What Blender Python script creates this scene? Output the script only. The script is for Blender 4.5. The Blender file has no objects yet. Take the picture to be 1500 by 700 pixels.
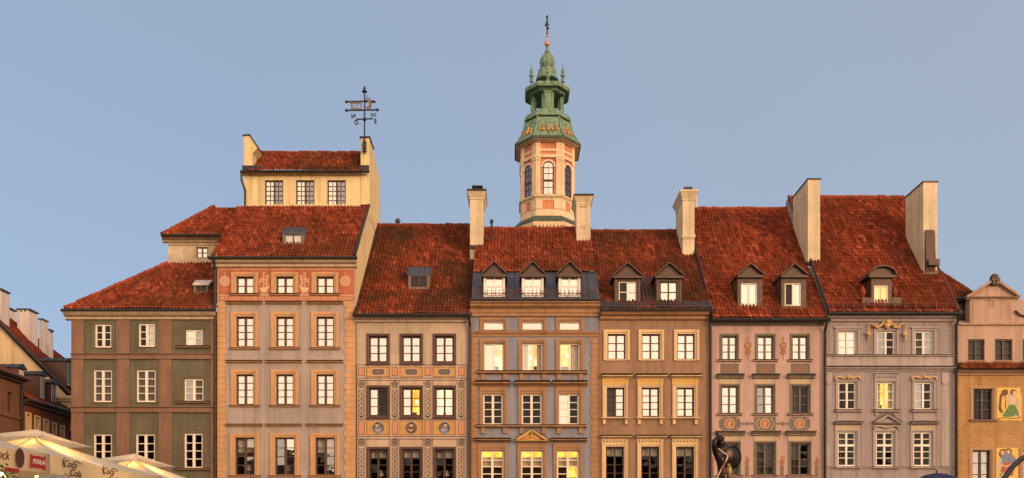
import bpy, bmesh, math, random
from mathutils import Vector, Matrix
random.seed(7)
R = math.radians
C = bpy.context.scene.collection
sc = bpy.context.scene

# ------------------------------------------------------------------ camera, world, sun, exposure
F, D, EYE = 1215.0, 45.0, 1.7
SUN_EL, SUN_AZ = 12.0, 45.0          # low sun behind the viewer, a little to the right
cam = bpy.data.cameras.new('camera')
camo = bpy.data.objects.new('camera', cam)
C.objects.link(camo)
sc.camera = camo
camo.location = (0, -D, EYE)
camo.rotation_euler = (R(90), 0, 0)
cam.sensor_width = 36
cam.lens = 36 * F / 1500
cam.shift_y = 0.3
cam.clip_end = 6000
w = bpy.data.worlds.new("World")
sc.world = w
w.use_nodes = True
nt = w.node_tree
L = nt.links.new
bg = nt.nodes['Background']
sky = nt.nodes.new('ShaderNodeTexSky')
sky.sky_type = 'NISHITA'
sky.sun_disc = False
sky.sun_elevation = R(SUN_EL)
sky.sun_rotation = R(180 - SUN_AZ)
sky.air_density = 1.0
sky.dust_density = 1.0
sky.ozone_density = 3.0
tc = nt.nodes.new('ShaderNodeTexCoord')
sep = nt.nodes.new('ShaderNodeSeparateXYZ')
L(tc.outputs['Generated'], sep.inputs[0])
ramp = nt.nodes.new('ShaderNodeValToRGB')
L(sep.outputs['Z'], ramp.inputs[0])
els = ramp.color_ramp.elements
els[0].position = 0.0
els[0].color = (0.62, 0.66, 0.86, 1)
els[1].position = 0.75
els[1].color = (1.5, 1.15, 1.0, 1)
e = els.new(0.28); e.color = (1.1, 0.95, 0.92, 1)
mul = nt.nodes.new('ShaderNodeMixRGB')
mul.blend_type = 'MULTIPLY'
mul.inputs[0].default_value = 1
L(sky.outputs[0], mul.inputs[1])
L(ramp.outputs[0], mul.inputs[2])
# afterglow low in the west, behind the viewer
dot = nt.nodes.new('ShaderNodeVectorMath'); dot.operation = 'DOT_PRODUCT'
L(tc.outputs['Generated'], dot.inputs[0])
dot.inputs[1].default_value = (math.sin(R(-6)), -math.cos(R(-6)), 0.14)
mr = nt.nodes.new('ShaderNodeMapRange'); mr.interpolation_type = 'SMOOTHSTEP'
mr.inputs['From Min'].default_value = -0.05
mr.inputs['From Max'].default_value = 1.0
L(dot.outputs['Value'], mr.inputs['Value'])
glow = nt.nodes.new('ShaderNodeMixRGB'); glow.blend_type = 'ADD'
GLOW = nt.nodes.new('ShaderNodeMixRGB'); GLOW.blend_type = 'MIX'
GLOW.inputs[1].default_value = (0, 0, 0, 1)
GLOW.inputs[2].default_value = (8.4, 5.5, 2.9, 1)
L(mr.outputs[0], GLOW.inputs[0])
glow.inputs[0].default_value = 1
even = nt.nodes.new('ShaderNodeMixRGB')      # thin high veil evens out the dusk sky
even.inputs[0].default_value = 0.72
L(mul.outputs[0], even.inputs[1])
# the sky ahead is a little paler towards the right, low down
dr_ = nt.nodes.new('ShaderNodeVectorMath'); dr_.operation = 'DOT_PRODUCT'
L(tc.outputs['Generated'], dr_.inputs[0]); dr_.inputs[1].default_value = (0.9, 0.4, 0.0)
pr_ = nt.nodes.new('ShaderNodeMapRange'); L(dr_.outputs['Value'], pr_.inputs['Value'])
pr_.inputs['From Min'].default_value = .1; pr_.inputs['From Max'].default_value = .95
pl_ = nt.nodes.new('ShaderNodeMixRGB'); L(pr_.outputs[0], pl_.inputs[0])
pl_.inputs[1].default_value = (1.60, 1.98, 2.56, 1); pl_.inputs[2].default_value = (2.08, 2.36, 2.72, 1)
L(pl_.outputs[0], even.inputs[2])
even.inputs[2].default_value = (1.60, 1.98, 2.56, 1)
L(even.outputs[0], glow.inputs[1])
L(GLOW.outputs[0], glow.inputs[2])
L(glow.outputs[0], bg.inputs[0])
bg.inputs[1].default_value = 0.12
sun = bpy.data.lights.new('sun', 'SUN')
sun.energy = 1.35
sun.angle = R(18)
sun.color = (1.0, 0.60, 0.28)
suno = bpy.data.objects.new('sun', sun)
C.objects.link(suno)
_e, _a = R(SUN_EL), R(SUN_AZ)
suno.rotation_euler = Vector((math.sin(_a) * math.cos(_e), -math.cos(_a) * math.cos(_e), math.sin(_e))).to_track_quat('Z', 'Y').to_euler()
sc.view_settings.view_transform = 'Standard'
sc.view_settings.look = 'None'
sc.view_settings.gamma = 1
sc.view_settings.exposure = 0.9

# ------------------------------------------------------------------ materials
MATS = {}
def base(name):
    m = bpy.data.materials.new(name)
    m.use_nodes = True
    MATS[name] = m
    return m, m.node_tree, m.node_tree.nodes['Principled BSDF']

def noise(nt, scale, detail=4, vec=None, stretch=None):
    n = nt.nodes.new('ShaderNodeTexNoise')
    n.inputs['Scale'].default_value = scale
    n.inputs['Detail'].default_value = detail
    n.inputs['Roughness'].default_value = .6
    t = nt.nodes.new('ShaderNodeTexCoord')
    src = t.outputs['Object'] if vec is None else vec
    if stretch:
        mp = nt.nodes.new('ShaderNodeMapping')
        mp.inputs['Scale'].default_value = stretch
        nt.links.new(src, mp.inputs['Vector'])
        src = mp.outputs[0]
    nt.links.new(src, n.inputs['Vector'])
    return n.outputs['Fac']

def rng(nt, fac, a, b, lo, hi):
    m = nt.nodes.new('ShaderNodeMapRange')
    m.inputs['From Min'].default_value = a
    m.inputs['From Max'].default_value = b
    m.inputs['To Min'].default_value = lo
    m.inputs['To Max'].default_value = hi
    nt.links.new(fac, m.inputs['Value'])
    return m.outputs[0]

def mixc(nt, fac, a, b, mode='MIX'):
    m = nt.nodes.new('ShaderNodeMixRGB')
    m.blend_type = mode
    for i, v in ((0, fac), (1, a), (2, b)):
        if isinstance(v, (int, float)): m.inputs[i].default_value = v
        elif isinstance(v, tuple): m.inputs[i].default_value = (*v[:3], 1)
        else: nt.links.new(v, m.inputs[i])
    return m.outputs[0]

def bump(nt, b, h, strength, dist):
    n = nt.nodes.new('ShaderNodeBump')
    n.inputs['Strength'].default_value = strength
    n.inputs['Distance'].default_value = dist
    nt.links.new(h, n.inputs['Height'])
    nt.links.new(n.outputs[0], b.inputs['Normal'])

def plaster(name, col, stain=.22, rough=.9, brick=None):
    """lime plaster: broad mottling, rain streaks, fine grain"""
    m, nt, b = base(name)
    dark = tuple(c * (1 - stain * 1.5) for c in col)
    lite = tuple(min(1, c * (1 + stain * .45)) for c in col)
    c = mixc(nt, rng(nt, noise(nt, .55, 6), .35, .68, 0, 1), dark, lite)
    st = rng(nt, noise(nt, 1.9, 6, stretch=(1.6, 1.6, .10)), .45, .70, 0, .85)
    c = mixc(nt, st, c, tuple(x * (.56) for x in col))
    c = mixc(nt, rng(nt, noise(nt, 7, 5), .35, .75, 0, .4), c, lite)
    c = mixc(nt, rng(nt, noise(nt, .8, 8), .60, .66, 0, .35), c, tuple(min(1, x * 1.14) for x in col))
    if brick:
        bt = nt.nodes.new('ShaderNodeTexBrick')
        t = nt.nodes.new('ShaderNodeTexCoord'); mp = nt.nodes.new('ShaderNodeMapping')
        mp.inputs['Rotation'].default_value = (R(90), 0, 0)
        nt.links.new(t.outputs['Object'], mp.inputs[0]); nt.links.new(mp.outputs[0], bt.inputs['Vector'])
        bt.inputs['Scale'].default_value = 1
        bt.inputs['Brick Width'].default_value = brick[0]
        bt.inputs['Row Height'].default_value = brick[1]
        bt.inputs['Mortar Size'].default_value = brick[2]
        bt.inputs['Color1'].default_value = (1, 1, 1, 1); bt.inputs['Color2'].default_value = (.86, .84, .8, 1)
        bt.inputs['Mortar'].default_value = (.66, .6, .55, 1)
        c = mixc(nt, .75, c, bt.outputs['Color'], 'MULTIPLY')
    nt.links.new(c, b.inputs['Base Color'])
    b.inputs['Roughness'].default_value = rough
    b.inputs['Specular IOR Level'].default_value = .15
    bump(nt, b, noise(nt, 28, 5), .35, .012)
    return m

def paint(name, col, rough=.55, var=.2, metal=0.0, sc_=5):
    m, nt, b = base(name)
    c = mixc(nt, rng(nt, noise(nt, sc_, 5), .3, .7, 0, 1), tuple(x * (1 - var) for x in col), tuple(min(1, x * (1 + var * .6)) for x in col))
    nt.links.new(c, b.inputs['Base Color'])
    b.inputs['Roughness'].default_value = rough
    b.inputs['Specular IOR Level'].default_value = .3
    b.inputs['Metallic'].default_value = metal
    return m

def roof_mat(name, lo, hi, dirt, moss=.55):
    m, nt, b = base(name)
    uv = nt.nodes.new('ShaderNodeUVMap')
    fl = nt.nodes.new('ShaderNodeVectorMath'); fl.operation = 'FLOOR'
    nt.links.new(uv.outputs[0], fl.inputs[0])
    wn = nt.nodes.new('ShaderNodeTexWhiteNoise'); wn.noise_dimensions = '2D'
    nt.links.new(fl.outputs[0], wn.inputs['Vector'])
    c = mixc(nt, rng(nt, wn.outputs['Value'], 0, 1, 0, 1), lo, hi)
    c = mixc(nt, rng(nt, wn.outputs['Value'], 0, .22, .5, 0), c, (.06, .018, .009))
    c = mixc(nt, rng(nt, wn.outputs['Value'], .90, 1, 0, .7), c, (hi[0] * 1.45, hi[1] * 1.9, hi[2] * 1.7))
    d = rng(nt, noise(nt, .32, 8), .40, .62, 0, 1)
    d2 = rng(nt, noise(nt, 2.6, 6, stretch=(1.7, .3, .3)), .42, .68, 0, .55)
    c = mixc(nt, rng(nt, d, 0, 1, 0, moss), c, dirt)
    c = mixc(nt, d2, c, tuple(x * .55 for x in lo))
    c = mixc(nt, rng(nt, noise(nt, 30, 3), .55, .8, 0, .6), c, (.035, .026, .018))
    nt.links.new(c, b.inputs['Base Color'])
    b.inputs['Roughness'].default_value = .85
    b.inputs['Specular IOR Level'].default_value = .12
    bump(nt, b, noise(nt, 40, 3), .3, .01)
    return m

def glass(name, refl, tint=(1, 1, 1)):
    m = bpy.data.materials.new(name); m.use_nodes = True
    MATS[name] = m
    nt = m.node_tree
    nt.nodes.clear()
    o = nt.nodes.new('ShaderNodeOutputMaterial'); mx = nt.nodes.new('ShaderNodeMixShader')
    t = nt.nodes.new('ShaderNodeBsdfTransparent'); g = nt.nodes.new('ShaderNodeBsdfGlossy')
    t.inputs[0].default_value = (.8, .8, .78, 1)
    g.inputs['Color'].default_value = (*tint, 1)
    g.inputs['Roughness'].default_value = .015
    n = noise(nt, 1.3, 2)
    bp = nt.nodes.new('ShaderNodeBump'); bp.inputs['Strength'].default_value = .25; bp.inputs['Distance'].default_value = .012
    nt.links.new(n, bp.inputs['Height']); nt.links.new(bp.outputs[0], g.inputs['Normal'])
    mx.inputs[0].default_value = refl
    nt.links.new(t.outputs[0], mx.inputs[1]); nt.links.new(g.outputs[0], mx.inputs[2]); nt.links.new(mx.outputs[0], o.inputs[0])
    return m

def lit(name, col, strength, sc_=1.6):
    m, nt, b = base(name)
    b.inputs['Base Color'].default_value = (.5, .4, .25, 1)
    c = mixc(nt, rng(nt, noise(nt, sc_, 4), .4, .6, 0, 1), tuple(x * y for x, y in zip(col, (.42, .30, .16))), col)
    nt.links.new(c, b.inputs['Emission Color'])
    b.inputs['Emission Strength'].default_value = strength
    return m

def fabric(name, col, trans=.45):
    m, nt, b = base(name)
    c = mixc(nt, rng(nt, noise(nt, 2, 4), .3, .7, 0, 1), tuple(x * .88 for x in col), col)
    nt.links.new(c, b.inputs['Base Color'])
    b.inputs['Roughness'].default_value = .85
    tr = nt.nodes.new('ShaderNodeBsdfTranslucent'); nt.links.new(c, tr.inputs[0])
    mx = nt.nodes.new('ShaderNodeMixShader'); mx.inputs[0].default_value = trans
    nt.links.new(b.outputs[0], mx.inputs[1]); nt.links.new(tr.outputs[0], mx.inputs[2])
    nt.links.new(mx.outputs[0], nt.nodes['Material Output'].inputs[0])
    return m

M = MATS
plaster('green_plaster', (.135, .122, .082)); plaster('brown_trim', (.235, .135, .092)); plaster('gable_cream', (.60, .45, .27), .12)
plaster('cream_cornice', (.52, .40, .26), .1); plaster('old_plaster', (.55, .44, .31), .45)
plaster('grey_plaster', (0.367, 0.305, 0.275), .13); plaster('peach_stone', (0.546, 0.311, 0.157), .14); plaster('terracotta_paint', (0.410, 0.132, 0.075), .12)
plaster('pale_sgraffito', (.64, .42, .27), .1); plaster('ledge_brown', (.34, .19, .12), .1); plaster('lantern_yellow', (.68, .53, .29), .1)
plaster('sand_plaster', (.46, .35, .255), .12); plaster('pink_sgraffito', (.50, .36, .27), .12); plaster('orange_paint', (.58, .30, .09), .15)
plaster('salmon_paint', (.55, .25, .13), .12); plaster('ink', (.075, .058, .05), .2)
plaster('lilac_plaster', (0.243, 0.244, 0.297), .12); plaster('ochre_trim', (0.349, 0.194, 0.102), .12); plaster('gold_trim', (.62, .40, .15), .12)
plaster('umber_plaster', (.29, .175, .115), .12); plaster('cream_stone', (.66, .47, .27), .12); plaster('ochre_panel', (.62, .38, .13), .12)
plaster('pink_plaster', (0.456, 0.308, 0.270), .1); plaster('taupe', (.19, .155, .125), .1); plaster('cream_panel', (0.496, 0.383, 0.261), .08)
plaster('sgraffito_grey', (.155, .13, .11), .2); plaster('rust_paint', (.34, .15, .085), .2)
plaster('greige_plaster', (0.304, 0.250, 0.239), .12); plaster('greige_light', (0.381, 0.314, 0.302), .1)
plaster('orange_plaster', (0.458, 0.261, 0.113), .14, brick=(.42, .17, .012)); plaster('peach_plaster', (0.448, 0.301, 0.226), .1); plaster('peach_trim', (0.413, 0.262, 0.188), .1)
plaster('chimney_cream', (.66, .53, .35), .16); plaster('white_plaster', (0.627, 0.539, 0.504), .12); plaster('red_plaster', (0.184, 0.061, 0.038), .15)
plaster('brick_brown', (0.180, 0.089, 0.056), .15); plaster('tower_cream', (0.718, 0.539, 0.342), .12); plaster('tower_salmon', (0.600, 0.235, 0.127), .12)
paint('white_wood', (.74, .66, .56), .5, .1); paint('brown_wood', (.085, .042, .03), .45, .2); paint('dark_wood', (.06, .03, .023), .45, .2); paint('taupe_wood', (.12, .09, .07), .5, .15)
paint('dark_metal', (.035, .028, .026), .45, .3, .3); paint('copper_brown', (.10, .062, .045), .5, .35, .2); paint('zinc', (.075, .077, .09), .42, .4, .35); paint('black_sheet', (.045, .045, .05), .5, .3, .3)
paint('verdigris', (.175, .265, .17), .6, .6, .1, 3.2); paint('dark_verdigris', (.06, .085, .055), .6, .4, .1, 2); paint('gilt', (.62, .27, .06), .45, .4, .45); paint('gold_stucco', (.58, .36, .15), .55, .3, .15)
paint('copper_ball', (.60, .25, .10), .35, .2, .6); paint('iron', (.045, .045, .055), .5, .3, .3); paint('bronze', (.032, .021, .016), .33, .5, .5, 14); paint('bronze_worn', (.32, .21, .06), .4, .4, .6)
paint('snow_rail', (.10, .032, .026), .5, .3); paint('pale_pink', (.55, .36, .33), .6, .1); paint('dull_red', (.30, .06, .05), .6, .1)
paint('room_dark', (.022, .014, .010), .9, .5); paint('curtain_cream', (.62, .55, .44), .9, .15); paint('blind_cream', (.55, .47, .36), .9, .1); paint('curtain_grey', (.12, .10, .08), .9, .25)
paint('brown_ink', (.09, .035, .025), .7, .2); paint('black_print', (.05, .036, .03), .7, .2); paint('red_print', (.36, .025, .025), .7, .15); paint('white_print', (.72, .62, .56), .7, .1); paint('dark_pane', (.02, .016, .014), .2, .3)
paint('mosaic_yellow', (.62, .40, .06), .5, .25, 0, 18); paint('mosaic_green', (.10, .20, .07), .6, .3, 0, 18); paint('mosaic_red', (.40, .09, .05), .6, .3, 0, 18); paint('mosaic_blue', (.16, .19, .27), .6, .3, 0, 18); paint('mosaic_skin', (.60, .38, .26), .6, .2, 0, 18); paint('mosaic_brown', (.14, .06, .04), .6, .3, 0, 18); paint('mosaic_grey', (.42, .36, .34), .6, .3, 0, 18)
paint('leaf_green', (.06, .10, .03), .6, .4); paint('dark_blue', (.022, .026, .075), .8, .2); paint('terracotta_pot', (.30, .13, .07), .8, .2)
fabric('parasol_cloth', (.66, .59, .48), .4); fabric('parasol_valance', (.66, .54, .38), .45)
roof_mat('roof_red', (.17, .032, .015), (.32, .070, .034), (.055, .027, .014), .6); roof_mat('roof_brown', (.15, .031, .014), (.28, .064, .029), (.040, .026, .014), .9); roof_mat('roof_bright', (.19, .034, .015), (.36, .075, .035), (.065, .029, .015), .58)
G = {'b': glass('glass_bright', .5, (1, .95, .84)), 'm': glass('glass_mid', .2), 'd': glass('glass_dark', .02)}
lit('lit_pale', (1.0, .72, .36), .85, 1.1); lit('lit_gold', (1.0, .54, .08), 1.15, 1.3); lit('lit_attic', (1.0, .66, .24), 1.0, .04); lit('lamp_glow', (1.0, .8, .5), 2.5)

# ------------------------------------------------------------------ mesh helpers
def X(px, d=0): return (px - 750) / F * (D + d)
def Z(py, d=0): return EYE + (800 - py) / F * (D + d)
WL = {}

class MB:
    def __init__(s): s.v = []; s.f = []; s.mi = []; s.uv = None
    def add(s, vs, fs, mi=0):
        o = len(s.v)
        s.v += [tuple(v) for v in vs]
        for f in fs: s.f.append(tuple(i + o for i in f)); s.mi.append(mi)
    def box(s, x0, x1, y0, y1, z0, z1, mi=0):
        if x1 < x0: x0, x1 = x1, x0
        if y1 < y0: y0, y1 = y1, y0
        if z1 < z0: z0, z1 = z1, z0
        s.add([(x0, y0, z0), (x1, y0, z0), (x1, y1, z0), (x0, y1, z0), (x0, y0, z1), (x1, y0, z1), (x1, y1, z1), (x0, y1, z1)],
              [(0, 3, 2, 1), (4, 5, 6, 7), (0, 1, 5, 4), (1, 2, 6, 5), (2, 3, 7, 6), (3, 0, 4, 7)], mi)
    def pb(s, x0, x1, y0, y1, out, inn=0.0, d=0, mi=0):
        """box over a picture rectangle on the facade plane at depth d, standing `out` proud"""
        s.box(X(x0, d), X(x1, d), d - out, d + inn, Z(y1, d), Z(y0, d), mi)
    def poly(s, pts, y0, y1, mi=0):
        n = len(pts)
        a = sum(pts[i][0] * pts[(i + 1) % n][1] - pts[(i + 1) % n][0] * pts[i][1] for i in range(n))
        if a < 0: pts = pts[::-1]
        vs = [(x, y0, z) for x, z in pts] + [(x, y1, z) for x, z in pts]
        fs = [tuple(range(n)), tuple(range(2 * n - 1, n - 1, -1))] + [(i, i + n, (i + 1) % n + n, (i + 1) % n) for i in range(n)]
        s.add(vs, fs, mi)
    def pp(s, pts, out, inn=0.0, d=0, mi=0):
        s.poly([(X(a, d), Z(b, d)) for a, b in pts], d - out, d + inn, mi)
    def disc(s, px, py, rx, ry, out, inn=0.0, d=0, mi=0, n=20):
        s.pp([(px + rx * math.cos(2 * math.pi * i / n), py + ry * math.sin(2 * math.pi * i / n)) for i in range(n)], out, inn, d, mi)
    def ring(s, px, py, rx, ry, wd, out, inn=0.0, d=0, mi=0, n=20):
        for i in range(n):
            a, b = 2 * math.pi * i / n, 2 * math.pi * (i + 1) / n
            P = lambda t, k: (px + (rx - k) * math.cos(t), py + (ry - k) * math.sin(t))
            s.pp([P(a, 0), P(b, 0), P(b, wd), P(a, wd)], out, inn, d, mi)
    def st(s, pts, wd, out, inn=0.0, d=0, mi=0):
        """flat stroke of width wd (picture px) along picture points"""
        for (a, b), (c, e) in zip(pts[:-1], pts[1:]):
            l = math.hypot(c - a, e - b) or 1
            nx, ny = -(e - b) / l * wd / 2, (c - a) / l * wd / 2
            s.pp([(a + nx, b + ny), (c + nx, e + ny), (c - nx, e - ny), (a - nx, b - ny)], out, inn, d, mi)
    def tube(s, pts, r, n=8, mi=0, cap=True):
        pts = [Vector(p) for p in pts]
        rs = r if isinstance(r, (list, tuple)) else [r] * len(pts)
        o = len(s.v); vs = []
        for i, p in enumerate(pts):
            t = (pts[min(i + 1, len(pts) - 1)] - pts[max(i - 1, 0)])
            t = t.normalized() if t.length > 1e-9 else Vector((0, 0, 1))
            u = t.cross(Vector((0, 0, 1)))
            if u.length < 1e-3: u = Vector((1, 0, 0))
            u.normalize(); q = u.cross(t)
            for k in range(n):
                a = 2 * math.pi * k / n
                vs.append(p + (u * math.cos(a) + q * math.sin(a)) * rs[i])
        fs = []
        for i in range(len(pts) - 1):
            for k in range(n):
                fs.append((i * n + k, i * n + (k + 1) % n, (i + 1) * n + (k + 1) % n, (i + 1) * n + k))
        if cap: fs += [tuple(range(n - 1, -1, -1)), tuple(range((len(pts) - 1) * n, len(pts) * n))]
        s.add(vs, fs, mi)
    def lathe(s, prof, cx, cy, n=16, rot=0.0, mi=0):
        vs = []; fs = []
        for r, z in prof:
            for k in range(n):
                a = 2 * math.pi * k / n + rot
                vs.append((cx + r * math.cos(a), cy + r * math.sin(a), z))
        for i in range(len(prof) - 1):
            for k in range(n):
                fs.append((i * n + k, i * n + (k + 1) % n, (i + 1) * n + (k + 1) % n, (i + 1) * n + k))
        fs += [tuple(range(n - 1, -1, -1)), tuple(range((len(prof) - 1) * n, len(prof) * n))]
        s.add(vs, fs, mi)
    def ball(s, c, r, mi=0, n=8, sq=(1, 1, 1)):
        vs = []; fs = []
        for i in range(n + 1):
            t = math.pi * i / n
            for k in range(n * 2):
                a = math.pi * k / n
                vs.append((c[0] + r * sq[0] * math.sin(t) * math.cos(a), c[1] + r * sq[1] * math.sin(t) * math.sin(a), c[2] - r * sq[2] * math.cos(t)))
        m = n * 2
        for i in range(n):
            for k in range(m): fs.append((i * m + k, i * m + (k + 1) % m, (i + 1) * m + (k + 1) % m, (i + 1) * m + k))
        s.add(vs, fs, mi)
    def mould(s, x0, x1, prof, y, mi=0, ret=True):
        """horizontal moulding in metres: prof = [(out, z)...] bottom to top, mitred returns"""
        vs = []; n = len(prof)
        for o, z in prof: vs.append((x0 - (o if ret else 0), y - o, z))
        for o, z in prof: vs.append((x1 + (o if ret else 0), y - o, z))
        for o, z in prof: vs.append((x0 - (o if ret else 0), y + .05, z))
        for o, z in prof: vs.append((x1 + (o if ret else 0), y + .05, z))
        fs = []
        for i in range(n - 1):
            fs += [(i, n + i, n + i + 1, i + 1), (2 * n + i, i, i + 1, 2 * n + i + 1), (n + i, 3 * n + i, 3 * n + i + 1, n + i + 1)]
        fs += [(n - 1, 2 * n - 1, 4 * n - 1, 3 * n - 1), (0, 2 * n, 3 * n, n)]
        s.add(vs, fs, mi)
    def pm(s, x0, x1, ytop, ybot, out, d=0, mi=0, kind='cor'):
        """moulding over a picture strip"""
        a, b = Z(ybot, d - out * .5), Z(ytop, d - out); h = b - a
        pr = {'cor': [(.02, a), (out * .3, a + h * .12), (out * .35, a + h * .4), (out * .75, a + h * .6), (out * .8, a + h * .75), (out, a + h * .82), (out, b)],
              'sill': [(.01, a), (out * .6, a + h * .45), (out, a + h * .5), (out, b)],
              'hood': [(.01, a), (out * .35, a + h * .3), (out * .8, a + h * .6), (out, a + h * .65), (out, a + h * .9), (out * .6, b)]}[kind]
        s.mould(X(x0, d) + out * 0, X(x1, d), pr, d, mi, ret=False)
    def build(s, name, mats, parent=None, smooth=False, loc=None):
        if not isinstance(mats, (list, tuple)): mats = [mats]
        vs = [Vector(v) for v in s.v]
        lo = Vector(tuple(min(v[i] for v in vs) for i in range(3))); hi = Vector(tuple(max(v[i] for v in vs) for i in range(3)))
        c = Vector(((lo.x + hi.x) / 2, (lo.y + hi.y) / 2, lo.z)) if loc is None else Vector(loc)
        me = bpy.data.meshes.new(name)
        me.from_pydata([v - c for v in vs], [], s.f)
        for m in mats: me.materials.append(M[m] if isinstance(m, str) else m)
        me.polygons.foreach_set('material_index', s.mi)
        if smooth: me.polygons.foreach_set('use_smooth', [True] * len(me.polygons))
        if s.uv:
            ul = me.uv_layers.new(name='UVMap')
            for p in me.polygons:
                for li, vi in zip(p.loop_indices, p.vertices): ul.data[li].uv = s.uv[p.index][p.vertices[:].index(vi)]
        o = bpy.data.objects.new(name, me)
        C.objects.link(o)
        WL[o.name] = c
        if parent is not None:
            o.parent = parent
            o.location = c - WL[parent.name]
        else: o.location = c
        return o

def tag(o, label, cat, group=None, kind=None):
    if label: o['label'] = label
    if cat: o['category'] = cat
    if group: o['group'] = group
    if kind: o['kind'] = kind
    return o

def thing(name, label, cat, loc, group=None):
    o = bpy.data.objects.new(name, None)
    o.empty_display_size = .5
    C.objects.link(o)
    o.location = loc
    WL[o.name] = Vector(loc)
    return tag(o, label, cat, group)

def text_into(mb, s, size, xf, mi=0, shear=0.0, ext=.004, align='CENTER'):
    cu = bpy.data.curves.new('txt', 'FONT')
    cu.body = s; cu.size = size; cu.shear = shear; cu.extrude = ext; cu.align_x = align; cu.align_y = 'CENTER'; cu.resolution_u = 3
    o = bpy.data.objects.new('txt', cu); C.objects.link(o)
    dg = bpy.context.evaluated_depsgraph_get()
    me = bpy.data.meshes.new_from_object(o.evaluated_get(dg))
    mb.add([xf(v.co) for v in me.vertices], [tuple(p.vertices) for p in me.polygons], mi)
    bpy.data.objects.remove(o); bpy.data.curves.remove(cu); bpy.data.meshes.remove(me)

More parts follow.
